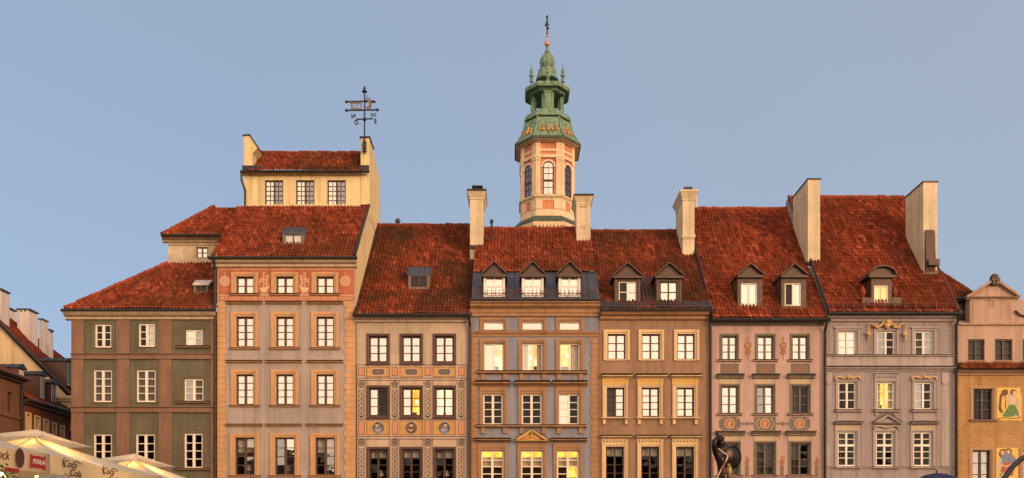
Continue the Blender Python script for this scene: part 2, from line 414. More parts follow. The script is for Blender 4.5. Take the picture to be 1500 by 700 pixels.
# ------------------------------------------------------------------ building kit
class Facade:
    """a wall with real openings, at depth d behind the frontage plane"""
    def __init__(s, root, x0, x1, ytop, ybot=None, d=0.0):
        s.root, s.x0, s.x1, s.yt, s.d = root, x0, x1, ytop, d
        s.zb = 0.0 if ybot is None else Z(ybot, d)
        s.op = []
    def wall(s, mat, depth=9.0, ridge=None, inset=.004, name='wall'):
        """ridge = (height, distance back): the side walls rise to a gable under the roof"""
        mb = MB(); d = s.d
        a, b, zt, zb = X(s.x0, d) + inset, X(s.x1, d) - inset, Z(s.yt, d), s.zb
        ops = [(X(o[0], d), X(o[2], d), Z(o[3], d), Z(o[1], d)) for o in s.op]
        xs = sorted({a, b, *[v for o in ops for v in o[:2]]}); zs = sorted({zb, zt, *[v for o in ops for v in o[2:]]})
        for i in range(len(xs) - 1):
            for j in range(len(zs) - 1):
                cx, cz = (xs[i] + xs[i + 1]) / 2, (zs[j] + zs[j + 1]) / 2
                if any(o[0] < cx < o[1] and o[2] < cz < o[3] for o in ops): continue
                mb.add([(xs[i], d, zs[j]), (xs[i + 1], d, zs[j]), (xs[i + 1], d, zs[j + 1]), (xs[i], d, zs[j + 1])], [(0, 1, 2, 3)])
        for x0, x1, z0, z1 in ops:
            y = d + .3
            mb.add([(x0, d, z0), (x1, d, z0), (x1, d, z1), (x0, d, z1), (x0, y, z0), (x1, y, z0), (x1, y, z1), (x0, y, z1)],
                   [(0, 4, 5, 1), (1, 5, 6, 2), (2, 6, 7, 3), (3, 7, 4, 0)])
        if ridge:
            rz, ry = ridge
            prof = [(d, zb), (d, zt), (ry, rz), (ry + (ry - d), zt), (ry + (ry - d), zb)]
        else: prof = [(d, zb), (d, zt), (d + depth, zt), (d + depth, zb)]
        n = len(prof)
        vs = [(a, y, z) for y, z in prof] + [(b, y, z) for y, z in prof]
        fs = [tuple(range(n))[::-1], tuple(range(n, 2 * n))] + [(i, i + 1, n + i + 1, n + i) for i in range(1, n - 1)]
        mb.add(vs, fs)
        s.o = mb.build(name, mat, s.root)
        return s.o
    def window(s, x0, y0, x1, y1, rows=4, frame='white_wood', fr=2.2, mu=3.0, bar=1.0, glass='bb', fill='dark', recess=.1, transom=None, parent=None, cols=2, hole=True, frac=.5, name='window', tilt=.012, roomd=1.0, roomy=.2, roommat=None):
        d = s.d
        if hole: s.op.append((x0, y0, x1, y1))
        par = parent or s.root
        mb = MB(); y = d + recess
        k = (D + d) / F
        def bx(a, b, c, e, out, inn): mb.box(X(a, d), X(b, d), y - out, y + inn, Z(e, d), Z(c, d))
        bx(x0, x1, y0, y0 + fr, .0, .1); bx(x0, x1, y1 - fr, y1, .0, .1)
        bx(x0, x0 + fr, y0 + fr, y1 - fr, .0, .1); bx(x1 - fr, x1, y0 + fr, y1 - fr, .0, .1)
        xs = [x0 + fr + (x1 - x0 - 2 * fr) * i / cols for i in range(cols + 1)]
        for i in range(1, cols):
            wd = mu if (cols == 2 or i * 2 == cols) else bar
            bx(xs[i] - wd / 2, xs[i] + wd / 2, y0 + fr, y1 - fr, .012, .09)
        ih = y1 - y0 - 2 * fr
        if transom: ys = [y0 + fr] + [y0 + fr + ih * t for t in transom] + [y1 - fr]
        else: ys = [y0 + fr + ih * i / rows for i in range(rows + 1)]
        for i in range(cols):
            l = xs[i] + (mu / 2 if i else 0); r = xs[i + 1] - (mu / 2 if i < cols - 1 else 0)
            for q in ys[1:-1]: bx(l, r, q - bar / 2, q + bar / 2, -.012, .075)
        wo = mb.build(name, frame, par)
        sub = wo if parent is None else parent
        gb = MB(); mats = [G[g] for g in 'bmd']
        for i in range(cols):
            g = 'bmd'.index(glass[min(i * len(glass) // cols, len(glass) - 1)])
            for j in range(len(ys) - 1):
                tx, tz = random.gauss(0, tilt), random.gauss(0, tilt * .6)
                l, r, b, t = X(xs[i], d), X(xs[i + 1], d), Z(ys[j + 1], d), Z(ys[j], d)
                hw, hh = (r - l) / 2, (t - b) / 2
                yy = y + .05
                gb.add([(l, yy - tx * hw - tz * hh, b), (r, yy + tx * hw - tz * hh, b), (r, yy + tx * hw + tz * hh, t), (l, yy - tx * hw + tz * hh, t)], [(0, 1, 2, 3)], g)
        gb.build('pane', mats, sub)
        f2 = fill.split('+')
        rb = MB(); a, b, z0, z1 = X(x0, d) + .012, X(x1, d) - .012, Z(y1, d) + .012, Z(y0, d) - .012
        yf, yb = y + roomy, y + roomy + roomd
        rb.add([(a, yf, z0), (b, yf, z0), (b, yf, z1), (a, yf, z1), (a, yb, z0), (b, yb, z0), (b, yb, z1), (a, yb, z1)],
               [(4, 5, 6, 7), (0, 4, 7, 3), (1, 2, 6, 5), (0, 1, 5, 4), (3, 7, 6, 2)])
        rb.build('room', f2[0] if fill.startswith('lit') else (roommat or 'room_dark'), sub)
        if fill.startswith('lit') and roomd > .5:
            u = random.uniform(.25, .75); lx = a + (b - a) * u; lz = z0 + (z1 - z0) * random.uniform(.55, .7)
            lb = MB(); lb.ball((lx, y + .6, lz), .10, 0, 7); lb.build('room_lamp', 'lamp_glow', sub)
            lb = MB(); fx = a + (b - a) * random.uniform(.0, .45); lb.box(max(a + .02, fx), min(b - .02, fx + (b - a) * .55), y + .7, y + .95, z0 + .01, z0 + (z1 - z0) * random.uniform(.16, .3)); lb.build('furniture', 'brown_wood', sub)
        cb = MB(); cm = None
        def cloth(l, r, t, b_, amp=.03, waves=7):
            n = waves * 6; vs = []
            for i in range(n + 1):
                u = i / n; yy = y + .145 + amp * math.sin(u * waves * 6.283) + amp * .5 * math.sin(u * 17 + l)
                xx = X(l + (r - l) * u, d)
                vs += [(xx, yy, Z(b_, d)), (xx, yy, Z(t, d))]
            cb.add(vs, [(2 * i, 2 * i + 2, 2 * i + 3, 2 * i + 1) for i in range(n)])
        m2 = (x0 + x1) / 2
        for q in f2:
            if q == 'sheer': cloth(x0, x1, y0, y1); cm = 'curtain_cream'
            if q == 'grey': cloth(x0, x1, y0, y1); cm = 'curtain_grey'
            if q == 'sides': cloth(x0, x0 + (x1 - x0) * .28, y0, y1, .03, 3); cloth(x1 - (x1 - x0) * .28, x1, y0, y1, .03, 3); cm = 'curtain_cream'
            if q == 'left': cloth(x0, m2, y0, y1, .03, 4); cm = 'curtain_grey'
            if q == 'rightthird': cloth(m2 + 1, x1, y0, y1, .03, 4); cm = 'curtain_cream'
            if q == 'right': cloth(m2, x1, y0, y1, .03, 4); cm = 'curtain_cream'
            if q == 'blind': cloth(x0, x1, y0, y0 + (y1 - y0) * frac, .002, 2); cm = 'blind_cream'
            if q == 'lampshade':
                cx_, cz = X(m2 + 2, d), Z(y1, d) + .05; yy = y + .35
                cb.lathe([(.03, cz), (.03, cz + .22), (.20, cz + .22), (.07, cz + .52)], cx_, yy, 12); cm = 'curtain_cream'
        if cm: cb.build('lampshade' if fill == 'lampshade' else ('blind' if 'blind' in f2 else 'curtain'), cm, sub)
        return wo

def surround(fc, win, xo0, yo0, xo1, yo1, x0, y0, x1, y1, mat, out=.06, lip=.035, name='surround', sillmat=None, sy=None):
    mb = MB(); d = fc.d
    for i, (t, o) in enumerate(((0, out), (.62, out - lip))):
        L_, R_, T_ = xo0 + (x0 - xo0) * t, xo1 - (xo1 - x1) * t, yo0 + (y0 - yo0) * t
        l2, r2, t2 = (xo0 + (x0 - xo0) * .62, xo1 - (xo1 - x1) * .62, yo0 + (y0 - yo0) * .62) if i == 0 else (x0, x1, y0)
        mb.pb(L_, l2, T_, yo1, o, 0, d); mb.pb(r2, R_, T_, yo1, o, 0, d); mb.pb(l2, r2, T_, t2, o, 0, d)
        if yo1 > y1 + .6 and i == 1: mb.pb(l2 + .001, r2 - .001, y1, yo1, o + .004, 0, d)
    return mb.build(name, mat, win)

def ledge(fc, parent, x0, x1, yt, yb, out, mat, name, kind='sill', top=None):
    mb = MB(); mb.pm(x0, x1, yt, yb, out, fc.d, 0, kind)
    if top:
        mb.box(X(x0, fc.d) - .03, X(x1, fc.d) + .03, fc.d - out - .03, fc.d, Z(yt, fc.d) + .002, Z(yt, fc.d) + .03, 1)
        return mb.build(name, [mat, top], parent)
    return mb.build(name, mat, parent)

def pediment(fc, parent, x0, x1, yt, yb, mat, tymp, out=.16, name='pediment', edge=None):
    mb = MB(); d = fc.d; c = (x0 + x1) / 2; h = (yb - yt)
    mb.pp([(x0 + 3, yb - 2), (x1 - 3, yb - 2), (c, yt + h * .18)], out * .35, 0, d, 1)
    t = 2.6
    mb.pp([(x0, yb - 2), (c, yt), (c, yt + t * 1.25), (x0 + t * 2.2, yb - 2)], out, 0, d, 0)
    mb.pp([(x1, yb - 2), (c, yt), (c, yt + t * 1.25), (x1 - t * 2.2, yb - 2)], out - .001, 0, d, 0)
    mb.pm(x0, x1, yb - 2, yb + 1.2, out, d, 0, 'hood')
    mb.pp([(x0 - .8, yb - 2.6), (c, yt - 1), (c, yt - .05), (x0 - .1, yb - 2.1)], out + .03, 0, d, 2)
    mb.pp([(x1 + .8, yb - 2.6), (c, yt - 1), (c, yt - .05), (x1 + .1, yb - 2.1)], out + .029, 0, d, 2)
    return mb.build(name, [mat, tymp, edge or 'copper_brown'], parent)

def quoins(fc, x0, x1, yt, yb, mat, left=True, n=None, out=.035, wide=None):
    mb = MB(); h = 8.6; y = yt; i = 0
    wide = wide or (x1 - x0)
    while y < yb:
        e = min(y + h, yb); nar = .86 if i % 2 else 1.0
        a, b = (x0, x0 + wide * nar) if left else (x1 - wide * nar, x1)
        mb.pb(a, b, y + .25, e - .25, out, 0, fc.d); y = e; i += 1
    mb.pb((x0 + .2) if left else (x1 - wide * .84), (x0 + wide * .84) if left else (x1 - .2), yt, yb, out - .02, 0, fc.d)
    return mb.build('quoins', mat, fc.root)

TILE, ROW = .19, .31
def pantiles(root, xl, xr, z0, y0, z1, y1, mat, clips=(), name='roof', sag=.03):
    """clay pantile slope from an eave line (z0,y0) to a top line (z1,y1)"""
    Ls = math.hypot(z1 - z0, y1 - y0); vy, vz = (y1 - y0) / Ls, (z1 - z0) / Ls; ny, nz = -vz, vy
    nu = max(1, int((xr - xl) / TILE)); S = 6; nv = max(1, int(Ls / ROW))
    us = [xl + (xr - xl) * i / (nu * S) for i in range(nu * S + 1)]
    sh = [(0.0, .5), (1 / 6, .93), (2 / 6, 1.0), (3 / 6, .62), (4 / 6, .12), (5 / 6, .02)]
    p1, p2 = random.random() * 6, random.random() * 6
    bm = bmesh.new(); ul = bm.loops.layers.uv.new('UVMap')
    jit = [[random.gauss(0, .009) for _ in range(nu + 1)] for _ in range(nv)]
    prev = None
    for k in range(nv):
        for half in (0, 1):
            v = (k + half) * Ls / nv; line = []
            for i, u in enumerate(us):
                h = .075 * sh[i % S][1] + (.032 if half == 0 else 0) + jit[k][i // S] + sag * math.sin(u * .9 + p1) * math.sin(v * .7 + p2)
                line.append(bm.verts.new((u, y0 + vy * v + ny * h, z0 + vz * v + nz * h)))
            if prev:
                for i in range(len(us) - 1):
                    f = bm.faces.new((prev[i], prev[i + 1], line[i + 1], line[i]))
                    kk = k + (.5 if half == 1 else -.02)
                    for lp in f.loops: lp[ul].uv = ((i // S) + .5, kk)
                    f.smooth = (half == 1)
            prev = line
    for co, no in clips:
        bmesh.ops.bisect_plane(bm, geom=bm.verts[:] + bm.edges[:] + bm.faces[:], plane_co=co, plane_no=no, clear_outer=True)
    bm.normal_update()
    if bm.faces and sum(f.normal.z for f in bm.faces) < 0:
        bmesh.ops.reverse_faces(bm, faces=bm.faces[:])
    c = Vector(((xl + xr) / 2, (y0 + y1) / 2, z0))
    bmesh.ops.translate(bm, verts=bm.verts[:], vec=-c)
    me = bpy.data.meshes.new(name); bm.to_mesh(me); bm.free()
    me.materials.append(M[mat])
    o = bpy.data.objects.new(name, me); C.objects.link(o); WL[o.name] = c
    o.parent = root; o.location = c - WL[root.name]
    return o

def ridge_tiles(parent, p0, p1, mat, r=.115, name='ridge_tiles'):
    mb = MB(); p0, p1 = Vector(p0), Vector(p1); n = max(1, int((p1 - p0).length / .38))
    for i in range(n):
        a, b = p0.lerp(p1, i / n), p0.lerp(p1, (i + 1.12) / n)
        j = Vector((0, 0, random.gauss(0, .012)))
        mb.tube([a + j, b + j], [r * 1.12, r * .92], 8)
    return mb.build(name, mat, parent)

class Roof:
    """front slope of a house; eave and ridge given in picture rows, ridge depth in metres"""
    def __init__(s, root, x0, x1, yeave, yridge, dr, mat, ov=.35, ridge=True, de=None, brk=None, lowmat=None):
        s.de = -ov if de is None else de
        s.z0, s.z1, s.dr = Z(yeave, s.de), Z(yridge, dr), dr
        s.tan = (s.z1 - s.z0) / (dr - s.de)
        s.xl, s.xr = X(x0), X(x1)
        zs, ds = s.z0, s.de
        if brk:
            db = s.at(brk); zb = s.z0 + (db - s.de) * s.tan
            mb = MB(); t = .06
            mb.add([(s.xl, s.de, s.z0), (s.xr, s.de, s.z0), (s.xr, db + .1, zb + .1 * s.tan), (s.xl, db + .1, zb + .1 * s.tan)], [(0, 1, 2, 3)])
            n = int((s.xr - s.xl) / .55)
            for i in range(1, n):
                x = s.xl + (s.xr - s.xl) * i / n
                mb.tube([(x, s.de, s.z0 + .02), (x, db, zb + .02)], .02, 4)
            mb.build('metal_roof', lowmat, root)
            zs, ds = zb + .05, db
        s.o = pantiles(root, s.xl, s.xr, zs, ds, s.z1, dr, mat)
        if ridge: ridge_tiles(s.o, (s.xl, dr, s.z1 + .03), (s.xr, dr, s.z1 + .03), mat)
        # flat back slope under tiles closes the house
    def at(s, py):
        k = (800 - py) / F
        return (s.z0 - EYE - s.de * s.tan - k * D) / (k - s.tan)
    def z(s, d): return s.z0 + (d - s.de) * s.tan

def gutter(root, x0, x1, py, out=.42, brackets=True, mat='dark_metal', r=.085):
    mb = MB(); z = Z(py, -out)
    mb.tube([(X(x0) - .05, -out, z), (X(x1) + .05, -out, z)], r, 8)
    mb.box(X(x0), X(x1), -out + .02, -.02, z + .02, z + .06)
    if brackets:
        n = int((X(x1) - X(x0)) / .75)
        for i in range(n + 1):
            x = X(x0) + (X(x1) - X(x0)) * i / n
            mb.box(x - .014, x + .014, -out - r - .012, -out + .05, z - .03, z + .10)
    return mb.build('gutter', mat, root)

def downpipe(root, px, ytop, ybot=None, mat='dark_metal', out=.14, r=.065, kink=.42):
    mb = MB(); x = X(px); zt = Z(ytop); zb = 0 if ybot is None else Z(ybot)
    mb.tube([(x, -kink, zt + .12), (x, -kink, zt - .05), (x, -kink * .8, zt - .2), (x, -out, zt - .55), (x, -out, zt - .8), (x, -out, zb)], r, 8)
    z = zt - 1.2
    while z > zb + .5:
        mb.tube([(x, -out, z), (x, -out, z + .06)], r + .018, 8); z -= 1.7
    mb.lathe([(r, zt - .1), (r * 1.7, zt + .05), (r * 1.8, zt + .2)], x, -kink, 8)
    return mb.build('downpipe', mat, root)

def chimney(root, x0, x1, yt, yb, d, dep, mat='chimney_cream', cap='corbel', capmat='dark_metal', name='chimney', lean=0, neck=True):
    """front face given by its picture rectangle at depth d"""
    mb = MB(); a, b, zb, zt = X(x0, d), X(x1, d), Z(yb, d) - 1.5, Z(yt, d)
    mb.box(a, b, d, d + dep, zb, zt - (.55 if cap == 'corbel' else .06))
    if cap == 'corbel':
        w_ = .16; z1 = zt - .55
        for e, za, zc in ((.03, z1, z1 + .08),):
            mb.box(a - e, b + e, d - e, d + dep + e, za, zc)
        vs = [(a, d, z1 + .08), (b, d, z1 + .08), (b, d + dep, z1 + .08), (a, d + dep, z1 + .08), (a - w_, d - w_, zt - .12), (b + w_, d - w_, zt - .12), (b + w_, d + dep + w_, zt - .12), (a - w_, d + dep + w_, zt - .12)]
        mb.add(vs, [(0, 1, 5, 4), (1, 2, 6, 5), (2, 3, 7, 6), (3, 0, 4, 7), (4, 5, 6, 7)])
        mb.box(a - w_ - .02, b + w_ + .02, d - w_ - .02, d + dep + w_ + .02, zt - .119, zt, 1)
    else:
        mb.box(a - .05, b + .05, d - .05, d + dep + .05, zt - .06, zt, 1)
    mb.box(a - .04, b + .04, d - .05, d + .3, Z(yb, d) - .12, Z(yb, d) + .1, 1)
    return mb.build(name, [mat, capmat], root)

def dormer(root, rf, bx0, bx1, yt, yb, ped, win, style='gable', wall='copper_brown', roofm='copper_brown', rows=2, frame='white_wood', glass='bb', fill='sheer', fr=2.0, mu=2.5, trim=None, front=None):
    """ped = (x0, x1, ytop) ; the body runs back until it meets the slope"""
    d = rf.at(yb); a, b = X(bx0, d), X(bx1, d); zb, zt = Z(yb, d), Z(yt, d); wx0, wy0, wx1, wy1 = win
    back = d + (zt - zb) / rf.tan
    mb = MB()
    mb.box(a, X(wx0, d), d, d + .16, zb, zt); mb.box(X(wx1, d), b, d, d + .16, zb, zt)
    mb.box(X(wx0, d), X(wx1, d), d, d + .16, Z(wy0, d), zt); mb.box(X(wx0, d), X(wx1, d), d, d + .16, zb, Z(wy1, d))
    for xa in (a, b - .06):
        mb.add([(xa, d + .16, zb), (xa + .06, d + .16, zb), (xa, d + .16, zt), (xa + .06, d + .16, zt), (xa, back + .1, zt), (xa + .06, back + .1, zt), (xa, back + .1, zt - .15), (xa + .06, back + .1, zt - .15)],
               [(0, 2, 4, 6), (1, 7, 5, 3), (0, 6, 7, 1), (2, 3, 5, 4)])
    o = mb.build('dormer', front or wall, root)
    px0, px1, pyt = ped; p0, p1, pz = X(px0, d), X(px1, d), Z(pyt, d); c = (p0 + p1) / 2
    rb = MB(); bk = d + (pz - zb) / rf.tan + .2; t = .07
    if style == 'gable':
        L2 = [(p0, zt), (c, pz), (p1, zt)]
    elif style == 'arch':
        L2 = [(p0, zt)] + [(c + (p1 - p0) * .42 * math.cos(math.pi * (1 - i / 10)), zt + .1 + (pz - zt - .1) * math.sin(math.pi * i / 10)) for i in range(11)] + [(p1, zt)]
    else:
        L2 = [(p0, zt), (p0, pz), (p1, pz), (p1, zt)]
    n = len(L2)
    vs = []
    for y_ in (d - .22, bk): vs += [(x, y_, z) for x, z in L2] + [(x, y_, z + t) for x, z in L2]
    fs = []
    for i in range(n - 1):
        fs += [(n + i, n + i + 1, 3 * n + i + 1, 3 * n + i), (i, 2 * n + i, 2 * n + i + 1, i + 1), (i, i + 1, n + i + 1, n + i)]
    fs += [(0, n, 3 * n, 2 * n), (n - 1, 3 * n - 1, 4 * n - 1, 2 * n - 1)]
    rb.add(vs, fs)
    rb.build('dormer_roof', roofm, o)
    pb_ = MB()
    inset = [(c + (x - c) * .93, zt + (z - zt) * .97) for x, z in L2]
    pb_.poly(inset, d - .04, d + .15)
    pb_.box(p0 + .03, p1 - .03, d - .17, d - .001, zt - .1, zt + .02)
    if style == 'gable':
        q = [(c + (x - c) * .6, zt + .09 + (z - zt - .05) * .55) for x, z in L2]
        pb_.poly(q, d - .055, d - .02)
    pb_.build('dormer_pediment', trim or wall, o)
    fb = Facade(o, bx0, bx1, yt, yb, d)
    fb.window(wx0, wy0, wx1, wy1, rows, frame, fr, mu, 1.0, glass, fill, .05, parent=o, hole=False, name='window_frame', roomd=.05, roomy=.055, roommat='curtain_cream' if fill == 'sheer' else None)
    return o, d

def skylight(root, rf, x0, x1, yt, yb, name='skylight', g='d', bl='room_dark', sheet='zinc'):
    """small roof hatch: upright glazed front under a sheet metal lid parallel to the slope"""
    d = rf.at(yb); a, b = X(x0, d), X(x1, d); zb = Z(yb, d); zm = Z(yb - (yb - yt) * .64, d); t = rf.tan * .93
    k = (800 - yt) / F; d2 = (k * D + EYE - zm + d * t) / (t - k); zt = zm + (d2 - d) * t
    mb = MB()
    fw = (b - a) * .13
    mb.box(a, b, d - .05, d + .12, zb - .2, zb + .07)
    mb.box(a, a + fw, d, d + .12, zb + .07, zm); mb.box(b - fw, b, d, d + .12, zb + .1, zm); mb.box(a + fw, b - fw, d, d + .12, zm - .05, zm)
    for x in (a, b - .03):
        pr = [(d + .12, zb - .2), (d + .12, zm), (d2, zt), (d2, rf.z(d2) - .1)]
        mb.add([(x, y, z) for y, z in pr] + [(x + .03, y, z) for y, z in pr], [(3, 2, 1, 0), (4, 5, 6, 7), (1, 2, 6, 5), (0, 1, 5, 4)])
    mb.add([(a, d2, zt), (b, d2, zt), (b, d2, rf.z(d2) - .1), (a, d2, rf.z(d2) - .1)], [(0, 1, 2, 3)])
    o = mb.build(name, 'taupe', root)
    rb = MB(); e = .07
    P = lambda x, y, z: (x, y, z)
    rb.add([P(a - e, d - .03, zm + .0), P(b + e, d - .03, zm + .0), P(b + e, d2 + .05, zt + .03), P(a - e, d2 + .05, zt + .03), P(a - e, d - .03, zm + .05), P(b + e, d - .03, zm + .05), P(b + e, d2 + .05, zt + .08), P(a - e, d2 + .05, zt + .08)],
           [(0, 3, 2, 1), (4, 5, 6, 7), (0, 1, 5, 4), (1, 2, 6, 5), (2, 3, 7, 6), (3, 0, 4, 7)])
    for i in range(5):
        x = a + (b - a) * i / 4; rb.tube([(x, d - .1, zm - .02), (x, d2, zt + .08)], .016, 4)
    rb.build('skylight_roof', sheet, o)
    gb = MB(); c = (a + b) / 2
    gb.add([(a + fw, d + .06, zb + .07), (b - fw, d + .06, zb + .07), (b - fw, d + .06, zm - .05), (a + fw, d + .06, zm - .05)], [(0, 1, 2, 3)])
    gb.build('pane', G[g], o)
    fb = MB(); fb.box(c - .03, c + .03, d + .02, d + .075, zb + .07, zm - .05); fb.build('window_frame', 'copper_brown', o)
    rb = MB(); rb.box(a + fw * .6, b - fw * .6, d + .085, d + .11, zb + .05, zm - .03); rb.build('blind', bl, o)  # backing sheet; in room_dark it paints the hatch's unlit inside
    return o

#=SETTING=
mb = MB(); mb.add([(-2500, -2500, 0), (2500, -2500, 0), (2500, 2500, 0), (-2500, 2500, 0)], [(0, 1, 2, 3)])
m, n_, b_ = base('cobbles')
vo = n_.nodes.new('ShaderNodeTexVoronoi'); vo.inputs['Scale'].default_value = 6
t_ = n_.nodes.new('ShaderNodeTexCoord'); n_.links.new(t_.outputs['Object'], vo.inputs['Vector'])
n_.links.new(mixc(n_, rng(n_, vo.outputs['Distance'], .1, .6, 0, 1), (.17, .145, .12), (.07, .06, .05)), b_.inputs['Base Color'])
b_.inputs['Roughness'].default_value = .8
tag(mb.build('ground', 'cobbles', loc=(0, 0, 0)), None, None, kind='structure')
#=HOUSES=
# ---------------------------------------------------------------- olive green corner house
h = thing('townhouse', 'olive green corner townhouse with brown pilasters, white windows and a hipped tile roof', 'house', (X(211), 0, 0), 'townhouses along the square')
fc = Facade(h, 105, 317, 456)
for i, (x0, y0, x1, y1, r_, g_, fi) in enumerate([
        (139, 474, 163, 508, 3, 'dd', 'dark'), (203, 473, 227, 507, 3, 'dm', 'right'), (272, 482, 297, 506, 2, 'bm', 'grey'),
        (137, 541, 164, 588, 4, 'dd', 'grey'), (200, 541, 228, 588, 4, 'dd', 'grey'), (270, 554, 298, 587, 3, 'md', 'grey'),
        (137, 635, 164, 686, 4, 'dd', 'dark'), (199, 635, 227, 686, 4, 'dd', 'dark'), (270, 634, 297, 685, 4, 'dd', 'dark')]):
    wn = fc.window(x0, y0, x1, y1, r_, fr=2.1, mu=3.6, bar=1.1, glass=g_, fill=fi, recess=.06)
    if i % 3 == 2:
        ledge(fc, wn, 259, 307, y1 + .5, y1 + 4, .14, 'brown_trim', 'sill', top='copper_brown')
        mb = MB(); c, rr = (x0 + x1) / 2, 19
        top = {2: 472, 5: 549, 8: 627}[i]
        pts = [(c - rr, y1)] + [(c + rr * math.cos(t), top + 9 - 9 * math.sin(t)) for t in [math.pi * (1 - k / 10) for k in range(11)]] + [(c + rr, y1)]
        mb.st(pts, 1.1, .025); mb.build('arched_niche', 'brown_trim', wn)
    else: ledge(fc, wn, x0 - 2, x1 + 2, y1, y1 + 1.6, .06, 'brown_trim', 'sill')
fc.wall('green_plaster', depth=7.2)
mb = MB()
for a, b in ((105.2, 123), (171, 190), (233, 252), (309, 316.8)):
    mb = MB(); mb.pb(a, b, 466, 517, .06); mb.pb(a, b, 525, 595, .06); mb.pb(a, b, 603, 740, .06)
    mb.build('pilaster', 'brown_trim', h)
for a, b in ((517, 525), (595, 603)):
    mb = MB(); mb.pb(105, 317, a, b, .075); mb.pm(104.6, 317, a - .6, a + 1.6, .15, kind='sill'); mb.pm(104.8, 317, b - .6, b + .8, .1, kind='sill')
    mb.build('string_course', 'brown_trim', h)
mb = MB(); mb.pm(97, 317, 455, 467, .42); mb.build('cornice', 'cream_cornice', h)
rf = Roof(h, 100, 317, 452, 387, 3.63, 'roof_red', ridge=False)
bpy.data.objects.remove(rf.o)
xl = rf.xl; hx = X(245, 3.63)
no = Vector((rf.dr - rf.de, -(hx - xl), 0)).normalized()
rf.o = pantiles(h, xl, rf.xr, rf.z0, rf.de, rf.z1 + .3, rf.dr + .3 / rf.tan, 'roof_red', clips=[(Vector((xl, rf.de, rf.z0)), -no)])
ridge_tiles(rf.o, (xl, rf.de, rf.z0 + .05), (hx, 3.63, rf.z1 + .1), 'roof_bright')
mb = MB(); mb.add([(xl, rf.de, rf.z0), (hx, 3.63, rf.z1), (hx, 12, rf.z1), (xl, 12, rf.z0)], [(0, 3, 2, 1)]); mb.build('side_roof', 'roof_red', rf.o)
gutter(h, 97, 316, 453.5, brackets=False)
# skylight hatch near the party wall
d_ = rf.at(427); mb = MB(); k = (D + d_) / F
skylight(h, rf, 284, 305, 411, 428, sheet='white_plaster')  # pale lid colour paints in the bright reflection off its metal sheet
# old attic storey behind
fl = Facade(h, 246, 352, 345, 400, 3.75)
wn = fl.window(287.5, 361, 304, 377, 2, 'taupe_wood', 1.4, 1.6, .8, 'bb', 'grey', .05)
fl.wall('old_plaster', depth=5, name='attic_wall')
mb = MB(); mb.pm(239, 350, 344.5, 353.5, .35, 3.75); mb.pm(246, 336, 356, 359, .07, 3.75, kind='sill'); mb.build('attic_cornice', 'cream_cornice', h)
ze = Z(345, 3.4); xa, xb = X(237, 3.4), X(313, 6.1); zt = Z(305, 6.1)
no = Vector((2.7, -(xb - xa), 0)).normalized()
ar = pantiles(h, xa, X(360, 4), ze, 3.4, zt, 6.1, 'roof_bright', clips=[(Vector((xa, 3.4, ze)), -no)], name='attic_roof')
ridge_tiles(ar, (xa, 3.4, ze + .06), (xb, 6.1, zt + .06), 'roof_bright')
mb = MB(); mb.add([(xa, 3.4, ze), (xb, 6.1, zt), (xb, 10, zt), (xa, 10, ze)], [(0, 3, 2, 1)]); mb.build('side_roof', 'roof_red', ar)
mb = MB(); z = ze - .02; mb.tube([(xa, 3.32, z), (X(345, 3.4), 3.32, z)], .07, 8); mb.build('gutter', 'dark_metal', h)

# ---------------------------------------------------------------- tall grey house with lantern storey
h = thing('townhouse', 'tallest grey townhouse with terracotta ship frieze and yellow lantern storey on its roof', 'house', (X(420), 0, 0), 'townhouses along the square')
fc = Facade(h, 318, 521, 380)
rows_ = [(404, 430, 398, 429.5, 2, 377), (463, 507, 456, 509, 4, 0), (547.5, 592, 541, 593, 4, 0), (640, 695, 634, 696, 4, 0)]
for ri, (y0, y1, so, sb, nr, _) in enumerate(rows_):
    for ci, (x0, x1) in enumerate(((346, 371.5), (404.5, 430), (463.5, 489))):
        if ri == 3: x0, x1 = x0 - 1.6, x1 + 1.6
        g_ = 'bb' if ri < 3 else ('dm', 'mb', 'dm')[ci]
        fi = 'sheer' if ri == 0 else ('dark' if ri < 3 else ('lampshade'))
        wn = fc.window(x0, y0, x1, y1, nr, 'brown_wood', 2.0, 3.2, 1.0, g_, fi, .12)
        wo = 7.5 if ri else 7
        surround(fc, wn, x0 - wo, so, x1 + wo, sb, x0, y0, x1, y1, 'peach_stone', .07)
        ledge(fc, wn, x0 - 9, x1 + 9, sb + .4, sb + 2.4, .11, 'peach_stone', 'sill', top='copper_brown')
        if ri == 3 and ci != 1:
            cb = MB(); cb.pb(x0 + 2, x1 - 2, y0, y0 + 21, -.33, .345); cb.build('blind', 'blind_cream', wn)
for ri, y in enumerate((441.5, 527.5, 620.5)):
    for x in (331, 389, 449):
        ledge(fc, h, x + 1, x + 53, y + .6, y + 3.6, .15, 'peach_stone', 'hood_ledge', 'hood', top='copper_brown')
fc.wall('grey_plaster', ridge=(Z(303, 4.1) - .1, 4.1))
quoins(fc, 318.4, 332, 441, 740, 'peach_stone'); quoins(fc, 504, 520.6, 441, 740, 'peach_stone', left=False)
